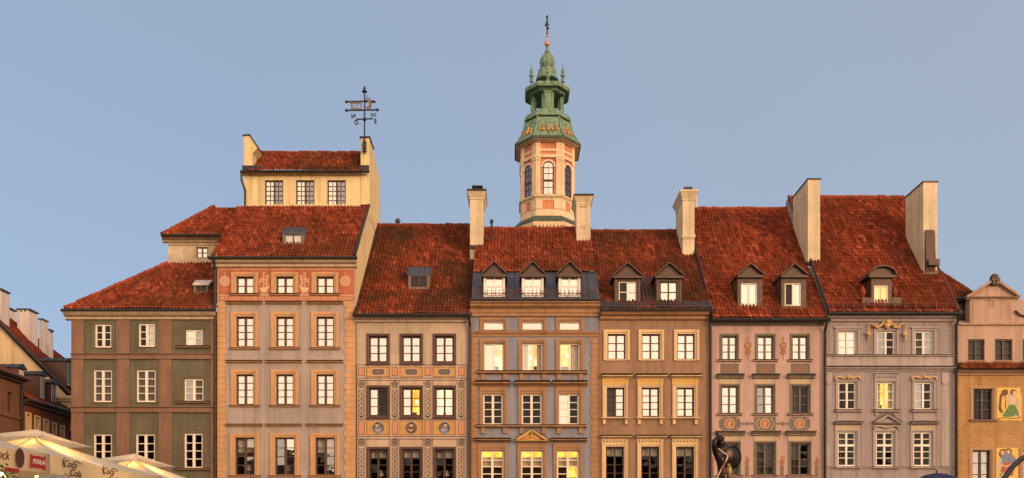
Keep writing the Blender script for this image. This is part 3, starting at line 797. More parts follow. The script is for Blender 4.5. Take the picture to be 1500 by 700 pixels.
# painted frieze
mb = MB(); W_ = [(340, 377, 398, 430), (398, 436.5, 398, 430), (457, 494.5, 398, 430)]
def holed(mb, xa, xb, ya, yb, holes, out, mi=0):
    xs = sorted({xa, xb, *[q for h_ in holes for q in h_[:2]]}); ys = sorted({ya, yb, *[q for h_ in holes for q in h_[2:]]})
    for i in range(len(xs) - 1):
        for j in range(len(ys) - 1):
            if any(h_[0] < (xs[i] + xs[i + 1]) / 2 < h_[1] and h_[2] < (ys[j] + ys[j + 1]) / 2 < h_[3] for h_ in holes): continue
            mb.pb(xs[i], xs[i + 1], ys[j], ys[j + 1], out, 0, 0, mi)
holed(mb, 321, 519, 389.5, 440, W_, .012)
fz = mb.build('painted_frieze', 'terracotta_paint', h)
mb = MB()
holed(mb, 321, 519, 393.2, 394.2, [], .018); holed(mb, 321, 519, 431.3, 432.3, [], .018)
x = 323
while x < 518:
    mb.pb(x, x + .7, 433.4, 438.6, .018); x += 2.1
for x in (358, 417, 476): mb.disc(x, 391.6, 1.5, 1.2, .02)
for x in (324, 343, 373, 401, 432, 460, 491): mb.disc(x, 436, 1.0, 1.0, .021)
mb.build('frieze_lines', 'pale_sgraffito', fz)
for cx in (329.5, 506):
    mb = MB(); mb.ring(cx, 411, 7.2, 7.2, 1.4, .018); mb.ring(cx, 411, 4.6, 4.6, .8, .019); mb.disc(cx, 411, 1.5, 1.5, .02)
    for k in range(12):
        a = k * math.pi / 6; mb.st([(cx + 2 * math.cos(a), 411 + 2 * math.sin(a)), (cx + 8.4 * math.cos(a), 411 + 8.4 * math.sin(a))], .75, .022)
    mb.st([(cx, 402), (cx, 397)], .8, .018); mb.build('painted_rosette', 'pale_sgraffito', fz)
for cx, s_ in ((387, 1), (446, -1)):
    mb = MB(); P = lambda x, y: (cx + s_ * x, y)
    mb.pp([P(-7, 421), P(-4, 427), P(3, 428), P(7, 420), P(8, 414), P(5, 419), P(-4, 420.5)], .018)
    for y in (429.5, 431): mb.st([P(-7, y - 1), P(-3, y), P(1, y - .8), P(5, y), P(8, y - 1)], .6, .02)
    mb.st([P(-1, 420), P(-1.4, 398)], .9, .02); mb.st([P(3.5, 420), P(4.2, 404)], .8, .021); mb.st([P(-6, 420), P(-7, 408)], .7, .02)
    for q in ([P(-1, 402), P(6.5, 403), P(5.5, 409), P(-.8, 409)], [P(-1, 411), P(5, 411), P(4, 416), P(-1, 417)], [P(-7, 409), P(-2.4, 407), P(-2.6, 412), P(-6.6, 413)]):
        mb.st(q + [q[0]], .8, .023); mb.st([q[0], q[2]], .5, .024); mb.st([q[1], q[3]], .5, .025)
    mb.st([P(-1.4, 398), P(2, 399)], 1.2, .022)
    mb.build('painted_ship', 'pale_sgraffito', fz)
mb = MB(); mb.pm(311, 523, 377, 390, .42); mb.build('cornice', 'cream_cornice', h)
rf = Roof(h, 311, 522.5, 376, 303, 4.1, 'roof_red', ridge=False)
gutter(h, 310, 524, 376.6, brackets=False)
mb = MB(); k_ = rf.tan
mb.tube([(rf.xr - .05, rf.de, rf.z0 + .08), (rf.xr - .05, rf.dr, rf.z1 + .08)], .09, 6); mb.build('verge', 'dark_metal', h)
downpipe(h, 316.5, 380, kink=.42)
skylight(h, rf, 414, 445, 335.5, 357.5, g='m', bl='blind_cream')
# lantern storey
fl = Facade(h, 357, 542, 252, 320, 4.3)
for x0 in (388, 433.5, 479.5):
    wn = fl.window(x0, 264.5, x0 + 27, 302, 5, 'dark_wood', 1.6, 2.2, .7, 'bm', 'grey', .06, cols=4)
fl.wall('lantern_yellow', depth=3.7, name='lantern_wall')
mb = MB(); mb.pm(353, 528, 251.5, 256, .25, 4.3); mb.pb(357, 541, 300.6, 303.5, .05, 0, 4.3); mb.build('lantern_cornice', 'lantern_yellow', h)
mb = MB(); z = Z(252, 4.0); mb.tube([(X(352, 4), 4.0, z), (X(541, 4), 4.0, z)], .08, 8)
x = X(353.5, 4); mb.tube([(x, 4.0, z), (x, 4.05, z - .5), (X(359, 4.2), 4.2, z - 1.0), (X(359, 4.2), 4.2, Z(303, 4.2))], .065, 8)
mb.build('gutter', 'dark_metal', h)
lr = pantiles(h, X(365, 4.2), X(533, 4.2), Z(252, 3.95), 3.95, Z(224.5, 6.2), 6.2, 'roof_brown', name='lantern_roof')
ridge_tiles(lr, (X(370, 6), 6.2, Z(224.5, 6.2)), (X(533, 4.2), 6.2, Z(224.5, 6.2)), 'roof_brown')
# cream party wall seen above the lower neighbour
mb = MB(); mb.poly([(.05, 4), (.05, Z(379)), (-.3, Z(377) + .0), (-.3, Z(377) + .12), (4.15, Z(302, 4.15) + .06), (4.24, Z(302, 4.15) + .06), (8.05, Z(303, 4.15) - 1), (8.05, 4)], X(521) - .02, X(521) + .014)
mb.v = [(y, x, z) for x, y, z in mb.v]; mb.f = [f[::-1] for f in mb.f]
mb.build('party_wall', 'lantern_yellow', h)
# firewalls either side of the lantern
xw = X(521) + .006
yb_ = 8.1; zt = Z(203, 4.3)
mb = MB(); a = X(528.5, 4.3)
mb.poly([(4.25, Z(245, 4.25)), (4.25, zt), (5.6, zt - .05), (yb_, Z(262, yb_)), (yb_, 5), (4.25, 5)], a, xw)   # (y,z) profile
mb.v = [(y, x, z) for x, y, z in mb.v]; mb.f = [f[::-1] for f in mb.f]
mb.build('firewall', 'lantern_yellow', h)
mb = MB(); mb.box(a - .06, xw + .06, 4.2, 5.7, zt - .02, zt + .07); mb.box(a - .1, a + .02, 4.2, 4.4, Z(252, 4.2), Z(243, 4.2)); mb.box(a - .1, xw - .01, 4.15, 4.3, Z(252, 4.2), Z(243, 4.2)); mb.build('firewall_cap', 'dark_metal', h)
mb = MB(); a, b = X(357, 4.25), X(370, 4.25)
mb.poly([(a, Z(256, 4.25)), (a, Z(200, 4.25)), (a + .36, Z(200, 4.25) + .02), (b + .3, Z(217, 4.25)), (b + .0, Z(225, 4.25)), (b, Z(256, 4.25))], 4.25, 5.2)
mb.build('firewall', 'lantern_yellow', h)
mb = MB(); mb.box(a - .05, b + .5, 4.1, 4.32, Z(250, 4.2), Z(244, 4.2)); mb.build('firewall_flashing', 'dark_metal', h); mb = MB(); mb.poly([(a - .05, Z(200, 4.25) + .01), (a + .36, Z(200, 4.25) + .03), (b + .3, Z(217, 4.25) + .01), (b + .33, Z(217, 4.25) + .08), (a + .38, Z(199, 4.25) + .06), (a - .05, Z(199, 4.25) + .04)], 4.2, 5.25); mb.build('firewall_cap', 'dark_metal', h)

# ---------------------------------------------------------------- sgraffito house
h = thing('townhouse', 'sand townhouse with heavy brown window frames and painted bands of round portraits', 'house', (X(606), 0, 0), 'townhouses along the square')
fc = Facade(h, 522, 688.5, 468)
for ri, (y0, y1) in enumerate(((488, 533), (564, 612), (654, 706))):
    for ci, x0 in enumerate((537, 585.5, 634)):
        x1 = x0 + 34
        gl = [('bb', 'bb', 'bb'), ('bd', 'bd', 'bb'), ('dd', 'dd', 'dd')][ri][ci]
        fi = [('dark', 'dark', 'dark'), ('dark', 'lit_gold+left', 'lit_pale+sides'), ('lampshade', 'dark', 'lampshade')][ri][ci]
        wn = fc.window(x0 + 3, y0 + 3, x1 - 3, y1 - 3, 3 if ri < 2 else 4, 'dark_wood', 2.6, 3.0, 1.0, gl, fi, .1)
        mb = MB(); mb.pb(x0, x0 + 3, y0, y1, .05); mb.pb(x1 - 3, x1, y0, y1, .05); mb.pb(x0 + 3, x1 - 3, y0, y0 + 3, .05); mb.pb(x0 + 3, x1 - 3, y1 - 3, y1, .05)
        mb.pb(x0 - .5, x1 + .5, y1 - .5, y1 + .7, .1); mb.build('surround', 'brown_wood', wn)
        if ri == 2:
            cb = MB(); cb.pb(x0 + 6, x1 - 6, y0, y0 + 16, -.33, .345); cb.build('blind', 'blind_cream', wn)
fc.wall('sand_plaster', ridge=(Z(331, 7.1) - .12, 7.1))
hol = [(x0 - .3, x0 + 34.3, a, b) for x0 in (537, 585.5, 634) for a, b in ((563.5, 613.2), (653.5, 720))]
mb = MB(); holed(mb, 522.8, 683.7, 533.6, 720, hol, .01); band = mb.build('painted_band', 'pink_sgraffito', h)
mb = MB()
for y in (533.9, 553, 556.2, 613.4, 638.6, 642.5): mb.pb(522.6, 684.4, y - .45, y + .45, .017)
for x in (522.9, 684): mb.pb(x - .45, x + .45, 534.4, 720, .0165)
for x0 in (537, 585.5, 634):
    for a, b in ((556.7, 563), (643, 653)):
        for x in (x0 - .6, x0 + 34.6): mb.pb(x - .3, x + .3, a, b, .0168)
mb.build('painted_lines', 'ink', band)
for i, (a, b) in enumerate(((525, 534.5), (574, 583), (622, 631.5), (671, 680.5))):
    for t, u in ((536.8, 550), (615.5, 636.3)):
        mb = MB(); mb.pb(a, b, t, u, .016, mi=1); mb.pb(a + .7, b - .7, t + .7, u - .7, .019); mb.build('painted_panel', ['salmon_paint', 'ink'], band)
    for t, u, head in ((557.5, 612, 562), (641, 720, 647)):
        c = (a + b) / 2; mb = MB(); rnd = random.Random(i * 7 + int(t))
        mb.pb(a, a + .8, t + 9, min(u, 700), .016); mb.pb(b - .8, b, t + 9, min(u, 700), .016)
        mb.ring(c, head, 4.6, 5.2, 1.0, .017); mb.disc(c, head, 2.2, 2.5, .018); mb.ring(c, head, 3.4, 3.8, .6, .019)
        for k in range(8): mb.disc(c + 5 * math.cos(k * .785 + .39), head + 5.6 * math.sin(k * .785 + .39), .9, .9, .0185, n=8)
        y = head + 9; k = 0
        while y < min(u, 716) - 6:
            for s_ in (-1, 1):
                mb.st([(c, y), (c + s_ * 2.6, y + 1.2), (c + s_ * 2.9, y + 3.4), (c + s_ * 1.2, y + 4.6), (c, y + 3)], .75, .017 + .001 * (s_ > 0))
                mb.disc(c + s_ * 3.1, y + .4, .7, .8, .02, n=8)
            mb.disc(c, y + 5.6, 1.1 + .5 * (k % 2), 1.0, .021, n=10); y += 6.9; k += 1
        if u < 700: mb.pp([(c - 3.6, u - 4), (c + 3.6, u - 4), (c + 2, u - 1.6), (c - 2, u - 1.6)], .017)
        mb.build('painted_scroll', 'sgraffito_grey', band)
for i, x0 in enumerate((537, 585.5, 634)):
    mb = MB(); mb.pb(x0, x0 + 34, 536.6, 551.6, .016, mi=1); mb.pb(x0 + .7, x0 + 33.3, 537.3, 550.9, .019)
    c = x0 + 17
    mb.pp([(c - 10, 540), (c - 7, 538.4), (c + 7, 538.4), (c + 10, 540), (c + 10.5, 544), (c + 10, 547.6), (c + 7, 549.4), (c - 7, 549.4), (c - 10, 547.6), (c - 10.5, 544)], .022, mi=2)
    mb.pp([(c - 8.6, 541), (c - 6.5, 539.7), (c + 6.5, 539.7), (c + 8.6, 541), (c + 8.8, 545), (c + 6.5, 548.2), (c - 6.5, 548.2), (c - 8.8, 545)], .025, mi=3)
    if i == 0: mb.pp([(c - 2, 541), (c + 1, 542.5), (c + 3, 540.5), (c + 1, 546.5), (c - 1, 546)], .028, mi=4)
    if i == 1: mb.ring(c - 3.5, 544, 3, 3, .9, .028, mi=5); mb.ring(c + 3.5, 544, 3, 3, .9, .029, mi=5)
    if i == 2: mb.st([(c - 6, 546), (c - 2, 543), (c + 2, 545), (c + 6, 542)], 1.2, .028, mi=5)
    for s_ in (-1, 1): mb.disc(c + s_ * 12.3, 541, 1.2, 1.6, .023, mi=2, n=8); mb.disc(c + s_ * 12, 547, 1.2, 1.6, .023, mi=2, n=8)
    mb.build('painted_panel', ['orange_paint', 'ink', 'pink_sgraffito', 'sgraffito_grey', 'mosaic_red', 'taupe'], band)
    mb = MB(); mb.pb(x0, x0 + 34, 615.4, 636.4, .016, mi=1); mb.pb(x0 + .7, x0 + 33.3, 616.1, 635.7, .019)
    mb.disc(c, 626, 9.6, 9.6, .022, mi=2, n=28); mb.disc(c, 626, 8.7, 8.7, .025, mi=3, n=28)
    cl = (6, 5, 6)[i]
    mb.pp([(c - 6, 633), (c - 5.5, 628), (c - 3, 625), (c + 2.6, 624.6), (c + 5.6, 628), (c + 6.2, 633), (c, 634.3)], .028, mi=cl)
    mb.disc(c + (i - 1) * 1.5, 621.6, 2.3, 2.8, .031, mi=4, n=14); mb.disc(c + (i - 1) * 1.5, 619.7, 2.5, 1.5, .033, mi=7, n=12)
    mb.st([(c - 4, 628), (c, 631), (c + 3 - i, 628)], 1.5, .034, mi=4)
    mb.build('painted_portrait', ['orange_paint', 'ink', 'pink_sgraffito', 'sgraffito_grey', 'mosaic_skin', 'mosaic_brown', 'mosaic_blue', 'ink'], band)
mb = MB(); mb.pm(520, 690, 461, 471, .34); mb.build('cornice', 'sand_plaster', h)
rf3 = rf = Roof(h, 520.5, 690, 459.5, 331, 7.1, 'roof_brown')
gutter(h, 520, 690, 460.5)
mb = MB()
mb.tube([(rf.xl + .04, rf.de, rf.z0 + .09), (rf.xl + .04, rf.dr, rf.z1 + .09)], .07, 6); mb.build('verge', 'dark_metal', h)
skylight(h, rf, 598, 629, 392, 422)
mb = MB(); v_ = Vector((X(582, 7.2), 7.3, rf.z1)); mb.tube([v_, v_ + Vector((0, 0, .2))], .12, 8); mb.ball(v_ + Vector((.02, 0, .36)), .17); mb.build('roof_vent', 'zinc', h)
downpipe(h, 688, 464)
chimney(h, 688.5, 708, 279, 361, 3.95, 1.9)
mb = MB(); a, b = X(693, 4.6), X(706, 4.6); z = Z(284, 4.6); mb.box(a, b, 4.3, 5.1, z, z + .1); mb.box(a + .06, b - .06, 4.4, 5.0, z + .1, z + .28); mb.box(a - .05, b + .05, 4.25, 5.15, z + .28, z + .34); mb.build('chimney_pot', 'black_sheet', h)

# ---------------------------------------------------------------- lilac house with warm lit rooms
h = thing('townhouse', 'lilac grey townhouse with ochre trim, three small pedimented dormers and warmly lit rooms', 'house', (X(784), 0, 0), 'townhouses along the square')
fc = Facade(h, 690, 877, 446)
XS = ((709, 737.5), (765.5, 794.5), (820, 849))
for ci, (x0, x1) in enumerate(XS):
    wn = fc.window(x0, 470.8, x1, 482.2, 1, 'white_wood', 1.3, 0.1, .5, 'bb', 'dark' if ci else 'left', .05, cols=1)
    surround(fc, wn, x0 - 6, 464.5, x1 + 6, 483.4, x0, 470.8, x1, 482.2, 'ochre_trim', .06)
for ci, (x0, x1) in enumerate(XS):
    wn = fc.window(x0, 502, x1, 542.5, 1, 'white_wood', 1.8, 3.4, .7, 'md' if ci else 'bm', ('lit_pale+left', 'lit_pale+sides', 'lit_gold+rightthird')[ci], .08)
    surround(fc, wn, x0 - 6, 496, x1 + 6, 543, x0, 502, x1, 542.5, 'ochre_trim', .07)
for ci, (x0, x1) in enumerate(XS):
    x0 -= 1.5; x1 -= 1
    wn = fc.window(x0, 576, x1, 621.3, 4, 'white_wood', 2.2, 3.4, 1.0, ('dd', 'dd', 'bd')[ci], ('dark', 'dark', 'dark')[ci], .08)
    surround(fc, wn, x0 - 5, 566, x1 + 6.5, 622, x0, 576, x1, 621.3, 'ochre_trim', .07)
    ledge(fc, wn, (696, 754.5, 809.5)[ci], (747.5, 805, 860)[ci], 558, 565.5, .26, 'ochre_trim', 'hood', 'hood', top='copper_brown')
for ci, (x0, x1) in enumerate(((704.8, 737.6), (763, 795.4), (815.6, 848))):
    wn = fc.window(x0, 659, x1, 706, 4, 'white_wood', 2.2, 3.2, 1.3, ('dd', 'dd', 'dd')[ci], ('lit_gold', 'lit_gold', 'lit_gold')[ci], .08, transom=(.28, .5, .75))
    surround(fc, wn, x0 - 5, 649, x1 + 5, 706, x0, 659, x1, 706, 'ochre_trim', .07)
    cb = MB(); cb.pb(x0 + 2, x1 - 2, 668, 681, -.3, .31); cb.build('blind', 'blind_cream', wn)
    cb = MB(); cb.pb(x0 + 1, x1 - (1, 1, 14)[ci], 682, 720, -.6, .62); cb.build('curtain', 'room_dark', wn)
    if ci == 1: pediment(fc, wn, 754, 804, 628, 646, 'gold_trim', 'gold_trim', .26)
    else: ledge(fc, wn, (695, 0, 807)[ci], (748, 0, 859)[ci], 641.8, 647, .26, 'ochre_trim', 'hood', 'hood', top='copper_brown')
    if ci == 1:
        mb = MB(); c = 779
        mb.disc(c, 638, 2.6, 3.2, .16); mb.disc(c, 634.6, 1.6, 1.8, .2)
        for s_ in (-1, 1): mb.st([(c + s_ * 3, 640), (c + s_ * 7, 641.5), (c + s_ * 11, 640.4), (c + s_ * 14, 642.4)], 1.8, .15)
        mb.build('pediment_relief', 'gilt', wn)
fc.wall('lilac_plaster', ridge=(Z(336, 5.5) - .12, 5.5))
mb = MB(); mb.pm(690.3, 877, 483.6, 492.4, .14); mb.pb(690.3, 877, 484.5, 492, .04); mb.build('string_course', 'ochre_trim', h)
for y, a, b in ((543.2, 699, 860), (622, 698, 859)):
    mb = MB(); mb.pm(a, b, y, y + 4.2, .2, kind='sill')
    for x0, x1 in XS:
        for x in (x0 - 4.5, x1 - 1): mb.pb(x, x + 6, y + 4, y + 12.5, .09)
    mb.box(X(a), X(b), -.22, 0, Z(y) + .002, Z(y) + .025, 1)
    mb.build('sill_course', ['ochre_trim', 'copper_brown'], h)
quoins(fc, 690.3, 701, 494, 740, 'ochre_trim', wide=10.5); quoins(fc, 864, 876.8, 494, 740, 'ochre_trim', left=False, wide=12.5)
mb = MB(); mb.pb(690.2, 877, 456, 463, .1); mb.pm(689, 878.5, 438.5, 458.5, .46); mb.build('cornice', 'ochre_trim', h)
rf4 = rf = Roof(h, 691, 878.5, 438.5, 336, 5.5, 'roof_red', brk=399, lowmat='zinc')
gutter(h, 690.5, 879.5, 438.8, brackets=False)
mb = MB(); d0 = rf.at(430)
for q in (429, 433): mb.tube([(rf.xl + .2, rf.at(q) - .12, rf.z(rf.at(q)) + .12), (rf.xr - .2, rf.at(q) - .12, rf.z(rf.at(q)) + .12)], .025, 5)
x = rf.xl + .2
while x < rf.xr: mb.box(x - .009, x + .009, rf.at(434) - .13, rf.at(434) - .08, rf.z(rf.at(434)), rf.z(rf.at(434)) + .42); x += .22
mb.build('snow_rail', 'snow_rail', h)
for ci, (x0, x1) in enumerate(((711, 737), (767, 793.5), (821, 847.5))):
    dormer(h, rf, x0 - 2.6, x1 + 2.6, 403, 434, (x0 - 6, x1 + 6, 384.5), (x0, 403.6, x1, 433), rows=2, glass='bb', fill='sheer', fr=1.6, mu=2, front='white_wood')
chimney(h, 844.5, 865, 286, 362, 4.4, 1.7)
mb = MB(); mb.pb(849, 860, 302, 303.5, .05, 0, 4.4); mb.pb(852, 858, 331, 334, .03, 0, 4.4); mb.build('chimney_band', 'cream_cornice', h)
mb = MB(); v_ = Vector((X(720, 4.2), rf.at(352), rf.z(rf.at(352)))); mb.tube([v_, v_ + Vector((0, 0, 1.0))], .06, 6); mb.tube([v_ + Vector((0, 0, 1.0)), v_ + Vector((0, 0, 1.2))], .1, 6); mb.box(v_.x - .5, v_.x + .1, v_.y - .1, v_.y + .2, v_.z, v_.z + .12); mb.build('vent_pipe', 'dark_metal', h)

# ---------------------------------------------------------------- umber house
h = thing('townhouse', 'umber brown townhouse with cream beaded window surrounds and two gabled dormers', 'house', (X(958), 0, 0), 'townhouses along the square')
fc = Facade(h, 877.4, 1039, 460)
for ci, (x0, x1, s0, s1) in enumerate(((890, 916, 884, 922.5), (940, 966.5, 935, 972.5), (992, 1017.5, 987, 1024))):
    wn = fc.window(x0, 488.6, x1, 525.8, 3, 'brown_wood', 1.6, 2.4, 1.0, 'bb', 'sheer', .09)
    surround(fc, wn, s0, 482.5, s1, 527.5, x0, 488.6, x1, 525.8, 'cream_stone', .08)
for ci, (x0, x1, hx) in enumerate(((888.8, 914.4, 880), (940, 965.5, 931), (991, 1016.6, 981))):
    wn = fc.window(x0, 567, x1, 609.6, 4, 'dark_wood', 1.8, 2.6, 1.0, ('db', 'bb', 'bb')[ci], ('left', 'dark', 'dark')[ci], .1)
    s0, s1 = x0 - 6.3, x1 + 5.2
    surround(fc, wn, s0, 562.5, s1, 610, x0, 567, x1, 609.6, 'cream_stone', .07)
    ledge(fc, wn, hx + 1, hx + 46, 548, 553.6, .26, 'cream_stone', 'hood', 'hood', top='copper_brown')
    mb = MB(); mb.pb(s0 - .5, s1 + .8, 553.7, 562.3, .05); mb.build('frieze_panel', 'ochre_panel', wn)
    mb = MB(); mb.pm(s0 - 2, s1 + 2, 610, 613.8, .2, kind='sill'); mb.pb(s0 + .4, s0 + 4.6, 613.8, 621, .1); mb.pb(s1 - 4.6, s1 - .4, 613.8, 621, .1); mb.build('sill', 'cream_stone', wn)
    mb = MB(); y = 565
    while y < 609:
        mb.pb(s0 - .1, s0 + 1.3, y, y + 1.3, .1); mb.pb(s1 - 1.3, s1 + .1, y, y + 1.3, .1); y += 2.4
    x = s0 + 1
    while x < s1 - 1: mb.pb(x, x + 1.3, 562.2, 563.5, .1); x += 2.4
    mb.build('beading', 'cream_stone', wn)
for ci, (x0, x1, hx) in enumerate(((887.5, 913.8, 879.5), (939.2, 965.5, 930.5), (990.3, 1016.6, 980.5))):
    wn = fc.window(x0, 653.5, x1, 706, 4, 'dark_wood', 1.8, 2.6, 1.0, 'dd', 'dark', .1)
    s0, s1 = x0 - 6, x1 + 5.6
    surround(fc, wn, s0, 648, s1, 706, x0, 653.5, x1, 706, 'cream_stone', .07)
    ledge(fc, wn, hx + 1, hx + 46, 637.5, 642, .26, 'cream_stone', 'hood', 'hood', top='copper_brown')
    mb = MB(); mb.pb(s0 - .5, s1 + .8, 642.2, 647.8, .05)
    for k in range(7): mb.ball((X(s0 + 4 + k * (s1 - s0 - 8) / 6), -.06, Z(645)), .06)
    y = 650
    while y < 706: mb.pb(s0 - .1, s0 + 1.3, y, y + 1.3, .1); mb.pb(s1 - 1.3, s1 + .1, y, y + 1.3, .1); y += 2.4
    mb.build('beading', 'cream_stone', wn)
    cb = MB(); cb.pb(x0 + 2, x1 - 2, 655, 666, -.32, .33); cb.build('blind', 'blind_cream', wn)
fc.wall('umber_plaster', ridge=(Z(340, 5.5) - .12, 5.5))
mb = MB(); mb.pm(879, 1038, 453, 467, .44); mb.pb(878, 1038.8, 466, 468.5, .06); mb.build('cornice', 'ochre_trim', h)
rf5 = rf = Roof(h, 879.5, 1040.5, 452, 340, 5.5, 'roof_brown')
mb = MB(); q0, q1 = rf.at(452), rf.at(443)
mb.add([(rf.xl, q0 - .02, rf.z(q0) + .1), (rf.xr, q0 - .02, rf.z(q0) + .1), (rf.xr, q1, rf.z(q1) + .11), (rf.xl, q1, rf.z(q1) + .11)], [(0, 1, 2, 3)])
q1, q2 = rf.at(442), rf.at(408); a, b = X(938, 1), X(960, 1)
mb.add([(a, q1, rf.z(q1) + .12), (b, q1, rf.z(q1) + .12), (b, q2, rf.z(q2) + .12), (a, q2, rf.z(q2) + .12)], [(0, 1, 2, 3)])
for i in range(5): mb.tube([(a + (b - a) * i / 4, q1, rf.z(q1) + .13), (a + (b - a) * i / 4, q2, rf.z(q2) + .13)], .02, 4)
for i in range(14):
    x = rf.xl + (rf.xr - rf.xl) * (i + .5) / 14; qq = rf.at(443); mb.tube([(x, q0, rf.z(q0) + .12), (x, qq, rf.z(qq) + .13)], .018, 4)
mb.build('metal_roof', 'black_sheet', h)
gutter(h, 879, 1041, 453, brackets=False)
downpipe(h, 1040.3, 457)
for x0, x1, wx0, wx1, p0, p1, g_ in ((900, 938, 906.5, 932, 897, 941, 'db'), (961, 998.5, 967, 992, 958, 1002, 'bb')):
    o, d_ = dormer(h, rf, x0, x1, 405, 443, (p0, p1, 386), (wx0, 411.5, wx1, 442), rows=2, frame='white_wood' if g_ == 'db' else 'dark_wood', glass=g_, fill='right' if g_ == 'db' else 'sheer', fr=1.4, mu=2)
    mb = MB()
    for a_, b_2 in ((x0 + .6, x0 + 3.4), (x1 - 3.4, x1 - .6)):
        mb = MB(); mb.box(X(a_, d_), X(b_2, d_), d_ - .05, d_, Z(442, d_), Z(408, d_)); mb.build('pilaster', 'copper_brown', o)
chimney(h, 1000, 1017.3, 280, 346, 3.55, 2.0, capmat='chimney_cream')
mb = MB(); z = Z(280, 3.6)
mb.box(X(1003, 3.6), X(1015, 3.6), 3.75, 4.6, z, z + .3); mb.build('chimney_pot', 'black_sheet', h)
mb = MB()
for px in (977, 981.5, 989): v_ = Vector((X(px, 6.5), 6.3, rf.z1 - .3)); mb.tube([v_, v_ + Vector((0, 0, .75))], .09, 8); mb.tube([v_ + Vector((0, 0, .6)), v_ + Vector((0, 0, .72))], .16, 8)
mb.build('vent_pipe', 'dark_metal', h)

# ---------------------------------------------------------------- pink house
h = thing('townhouse', 'pink townhouse with grey painted panels and medallions between its windows', 'house', (X(1123), 0, 0), 'townhouses along the square')
fc = Facade(h, 1039.5, 1206.5, 472)
for ri, rows_ in enumerate((((1057.5, 1079.2), (1109.5, 1132.6), (1160.5, 1183.2)), ((1057, 1080.5), (1108.5, 1132.5), (1160, 1184.5)), ((1055.5, 1082), (1107.5, 1134), (1158, 1185.5)))):
    y0, y1 = ((491.5, 526), (565, 605), (648.5, 695))[ri]
    for ci, (x0, x1) in enumerate(rows_):
        gl = (('bb', 'bb', 'bb'), ('bb', 'mb', 'dd'), ('dd', 'dd', 'dd'))[ri][ci]
        fi = (('dark', 'dark', 'dark'), ('dark', 'grey', 'left'), ('grey', 'grey', 'left'))[ri][ci]
        if ri == 2 and ci == 2: fi = 'left'
        wn = fc.window(x0, y0, x1, y1, (3, 3, 4)[ri], 'taupe_wood', 1.7, 2.6, .9, gl, fi, .09)
        surround(fc, wn, x0 - 2.6, y0 - 3.4, x1 + 2.8, y1 + .4, x0, y0, x1, y1, 'taupe', .06)
        ledge(fc, wn, x0 - 6, x1 + 6, y1 + .8, y1 + 3, .13, 'pink_plaster', 'sill', top='copper_brown')
        if ri:
            yt = (548.3, 631.8)[ri - 1]
            ledge(fc, wn, x0 - 7, x1 + 8.5, yt, yt + 5, .24, 'taupe', 'hood', 'cor', top='copper_brown')
            mb = MB(); x = x0 - 6.4
            while x < x1 + 8: mb.pb(x, x + .9, yt + 3.4, yt + 4.8, .17); x += 1.9
            mb.build('dentils', 'cream_panel', wn)
            mb = MB(); mb.pb(x0 - 3.2, x1 + 3.4, yt + 5.2, y0 - 3.5, .02); mb.pb(x0 - 4, x0 - 2.7, y0 - 3.4, y1, .018); mb.pb(x1 + 2.9, x1 + 4.2, y0 - 3.4, y1, .018); mb.build('frieze_panel', 'cream_panel', wn)
        else:
            mb = MB(); mb.pb(x0 - 2, x1 + 3, 532, 545.8, .014); rnd = random.Random(ci)
            c = (x0 + x1) / 2
            mb.st([(c - 8, 541), (c - 5, 537 + ci), (c, 539), (c + 4, 536.5), (c + 8, 541)], 2.0, .02, mi=1); mb.st([(c - 6, 543), (c, 541.5 - ci), (c + 7, 543)], 1.4, .019, mi=1)
            if ci == 1: mb.ring(c, 541, 5, 5, 1.3, .022, mi=1)
            mb.build('painted_panel', ['taupe', 'rust_paint'], wn)
fc.wall('pink_plaster', ridge=(Z(307, 6.2) - .12, 6.2))
for px in (1095.3, 1147):
    mb = MB()
    mb.st([(px, 492), (px, 527)], .9, .014); mb.st([(px - 2, 495.5), (px + 2, 495.5)], .9, .015)
    mb.pp([(px - 4, 502), (px - 1, 500), (px + 4, 501), (px + 5, 506), (px + 2, 512), (px - 1, 513), (px - 5, 507)], .016)
    mb.pp([(px - 2, 513), (px + 3, 512), (px + 1, 519), (px - 1, 521)], .017)
    for s_ in (-1, 1): mb.st([(px, 510), (px + s_ * 4, 515), (px + s_ * 2, 518)], .8, .018)
    mb.ring(px, 505, 2.4, 2.4, .8, .019, mi=1); mb.disc(px, 537.5, .9, .9, .014)
    mb.build('painted_emblem', ['rust_paint', 'cream_panel'], h)
for i, c in enumerate((1069, 1120.5, 1171.5)):
    mb = MB(); w_ = 15.4
    if i == 1: mb.pp([(c - w_, 610.2), (c + w_, 610.2), (c + w_, 629.3), (c - w_, 629.3)], .014)
    else: mb.pp([(c - w_ + 5, 610), (c + w_ - 5, 610), (c + w_, 615), (c + w_, 624.5), (c + w_ - 5, 629.3), (c - w_ + 5, 629.3), (c - w_, 624.5), (c - w_, 615)], .014)
    if i == 1:
        for s_ in (-1, 1): mb.st([(c + s_ * 8, 611.5), (c + s_ * 14, 619.6), (c + s_ * 8, 628)], 1.0, .018, mi=2)
    mb.ring(c, 619.6, 7.6, 7.6, 1.4, .018, mi=2, n=24); mb.disc(c, 619.6, 6.3, 6.3, .017, mi=1, n=24)
    mb.pp([(c - 3, 624.6), (c - 3.6, 619), (c - 1, 615), (c + 2.4, 615.4), (c + 3.4, 619), (c + 1.6, 621), (c + 2.4, 625)], .021, mi=3)
    for sx in (-1, 1):
        for sy in (-1, 1): mb.disc(c + sx * 9.6, 619.6 + sy * 6.6, .9, .9, .019, mi=2, n=8)
    mb.build('painted_medallion', ['taupe', 'rust_paint', 'cream_panel', 'salmon_paint'], h)
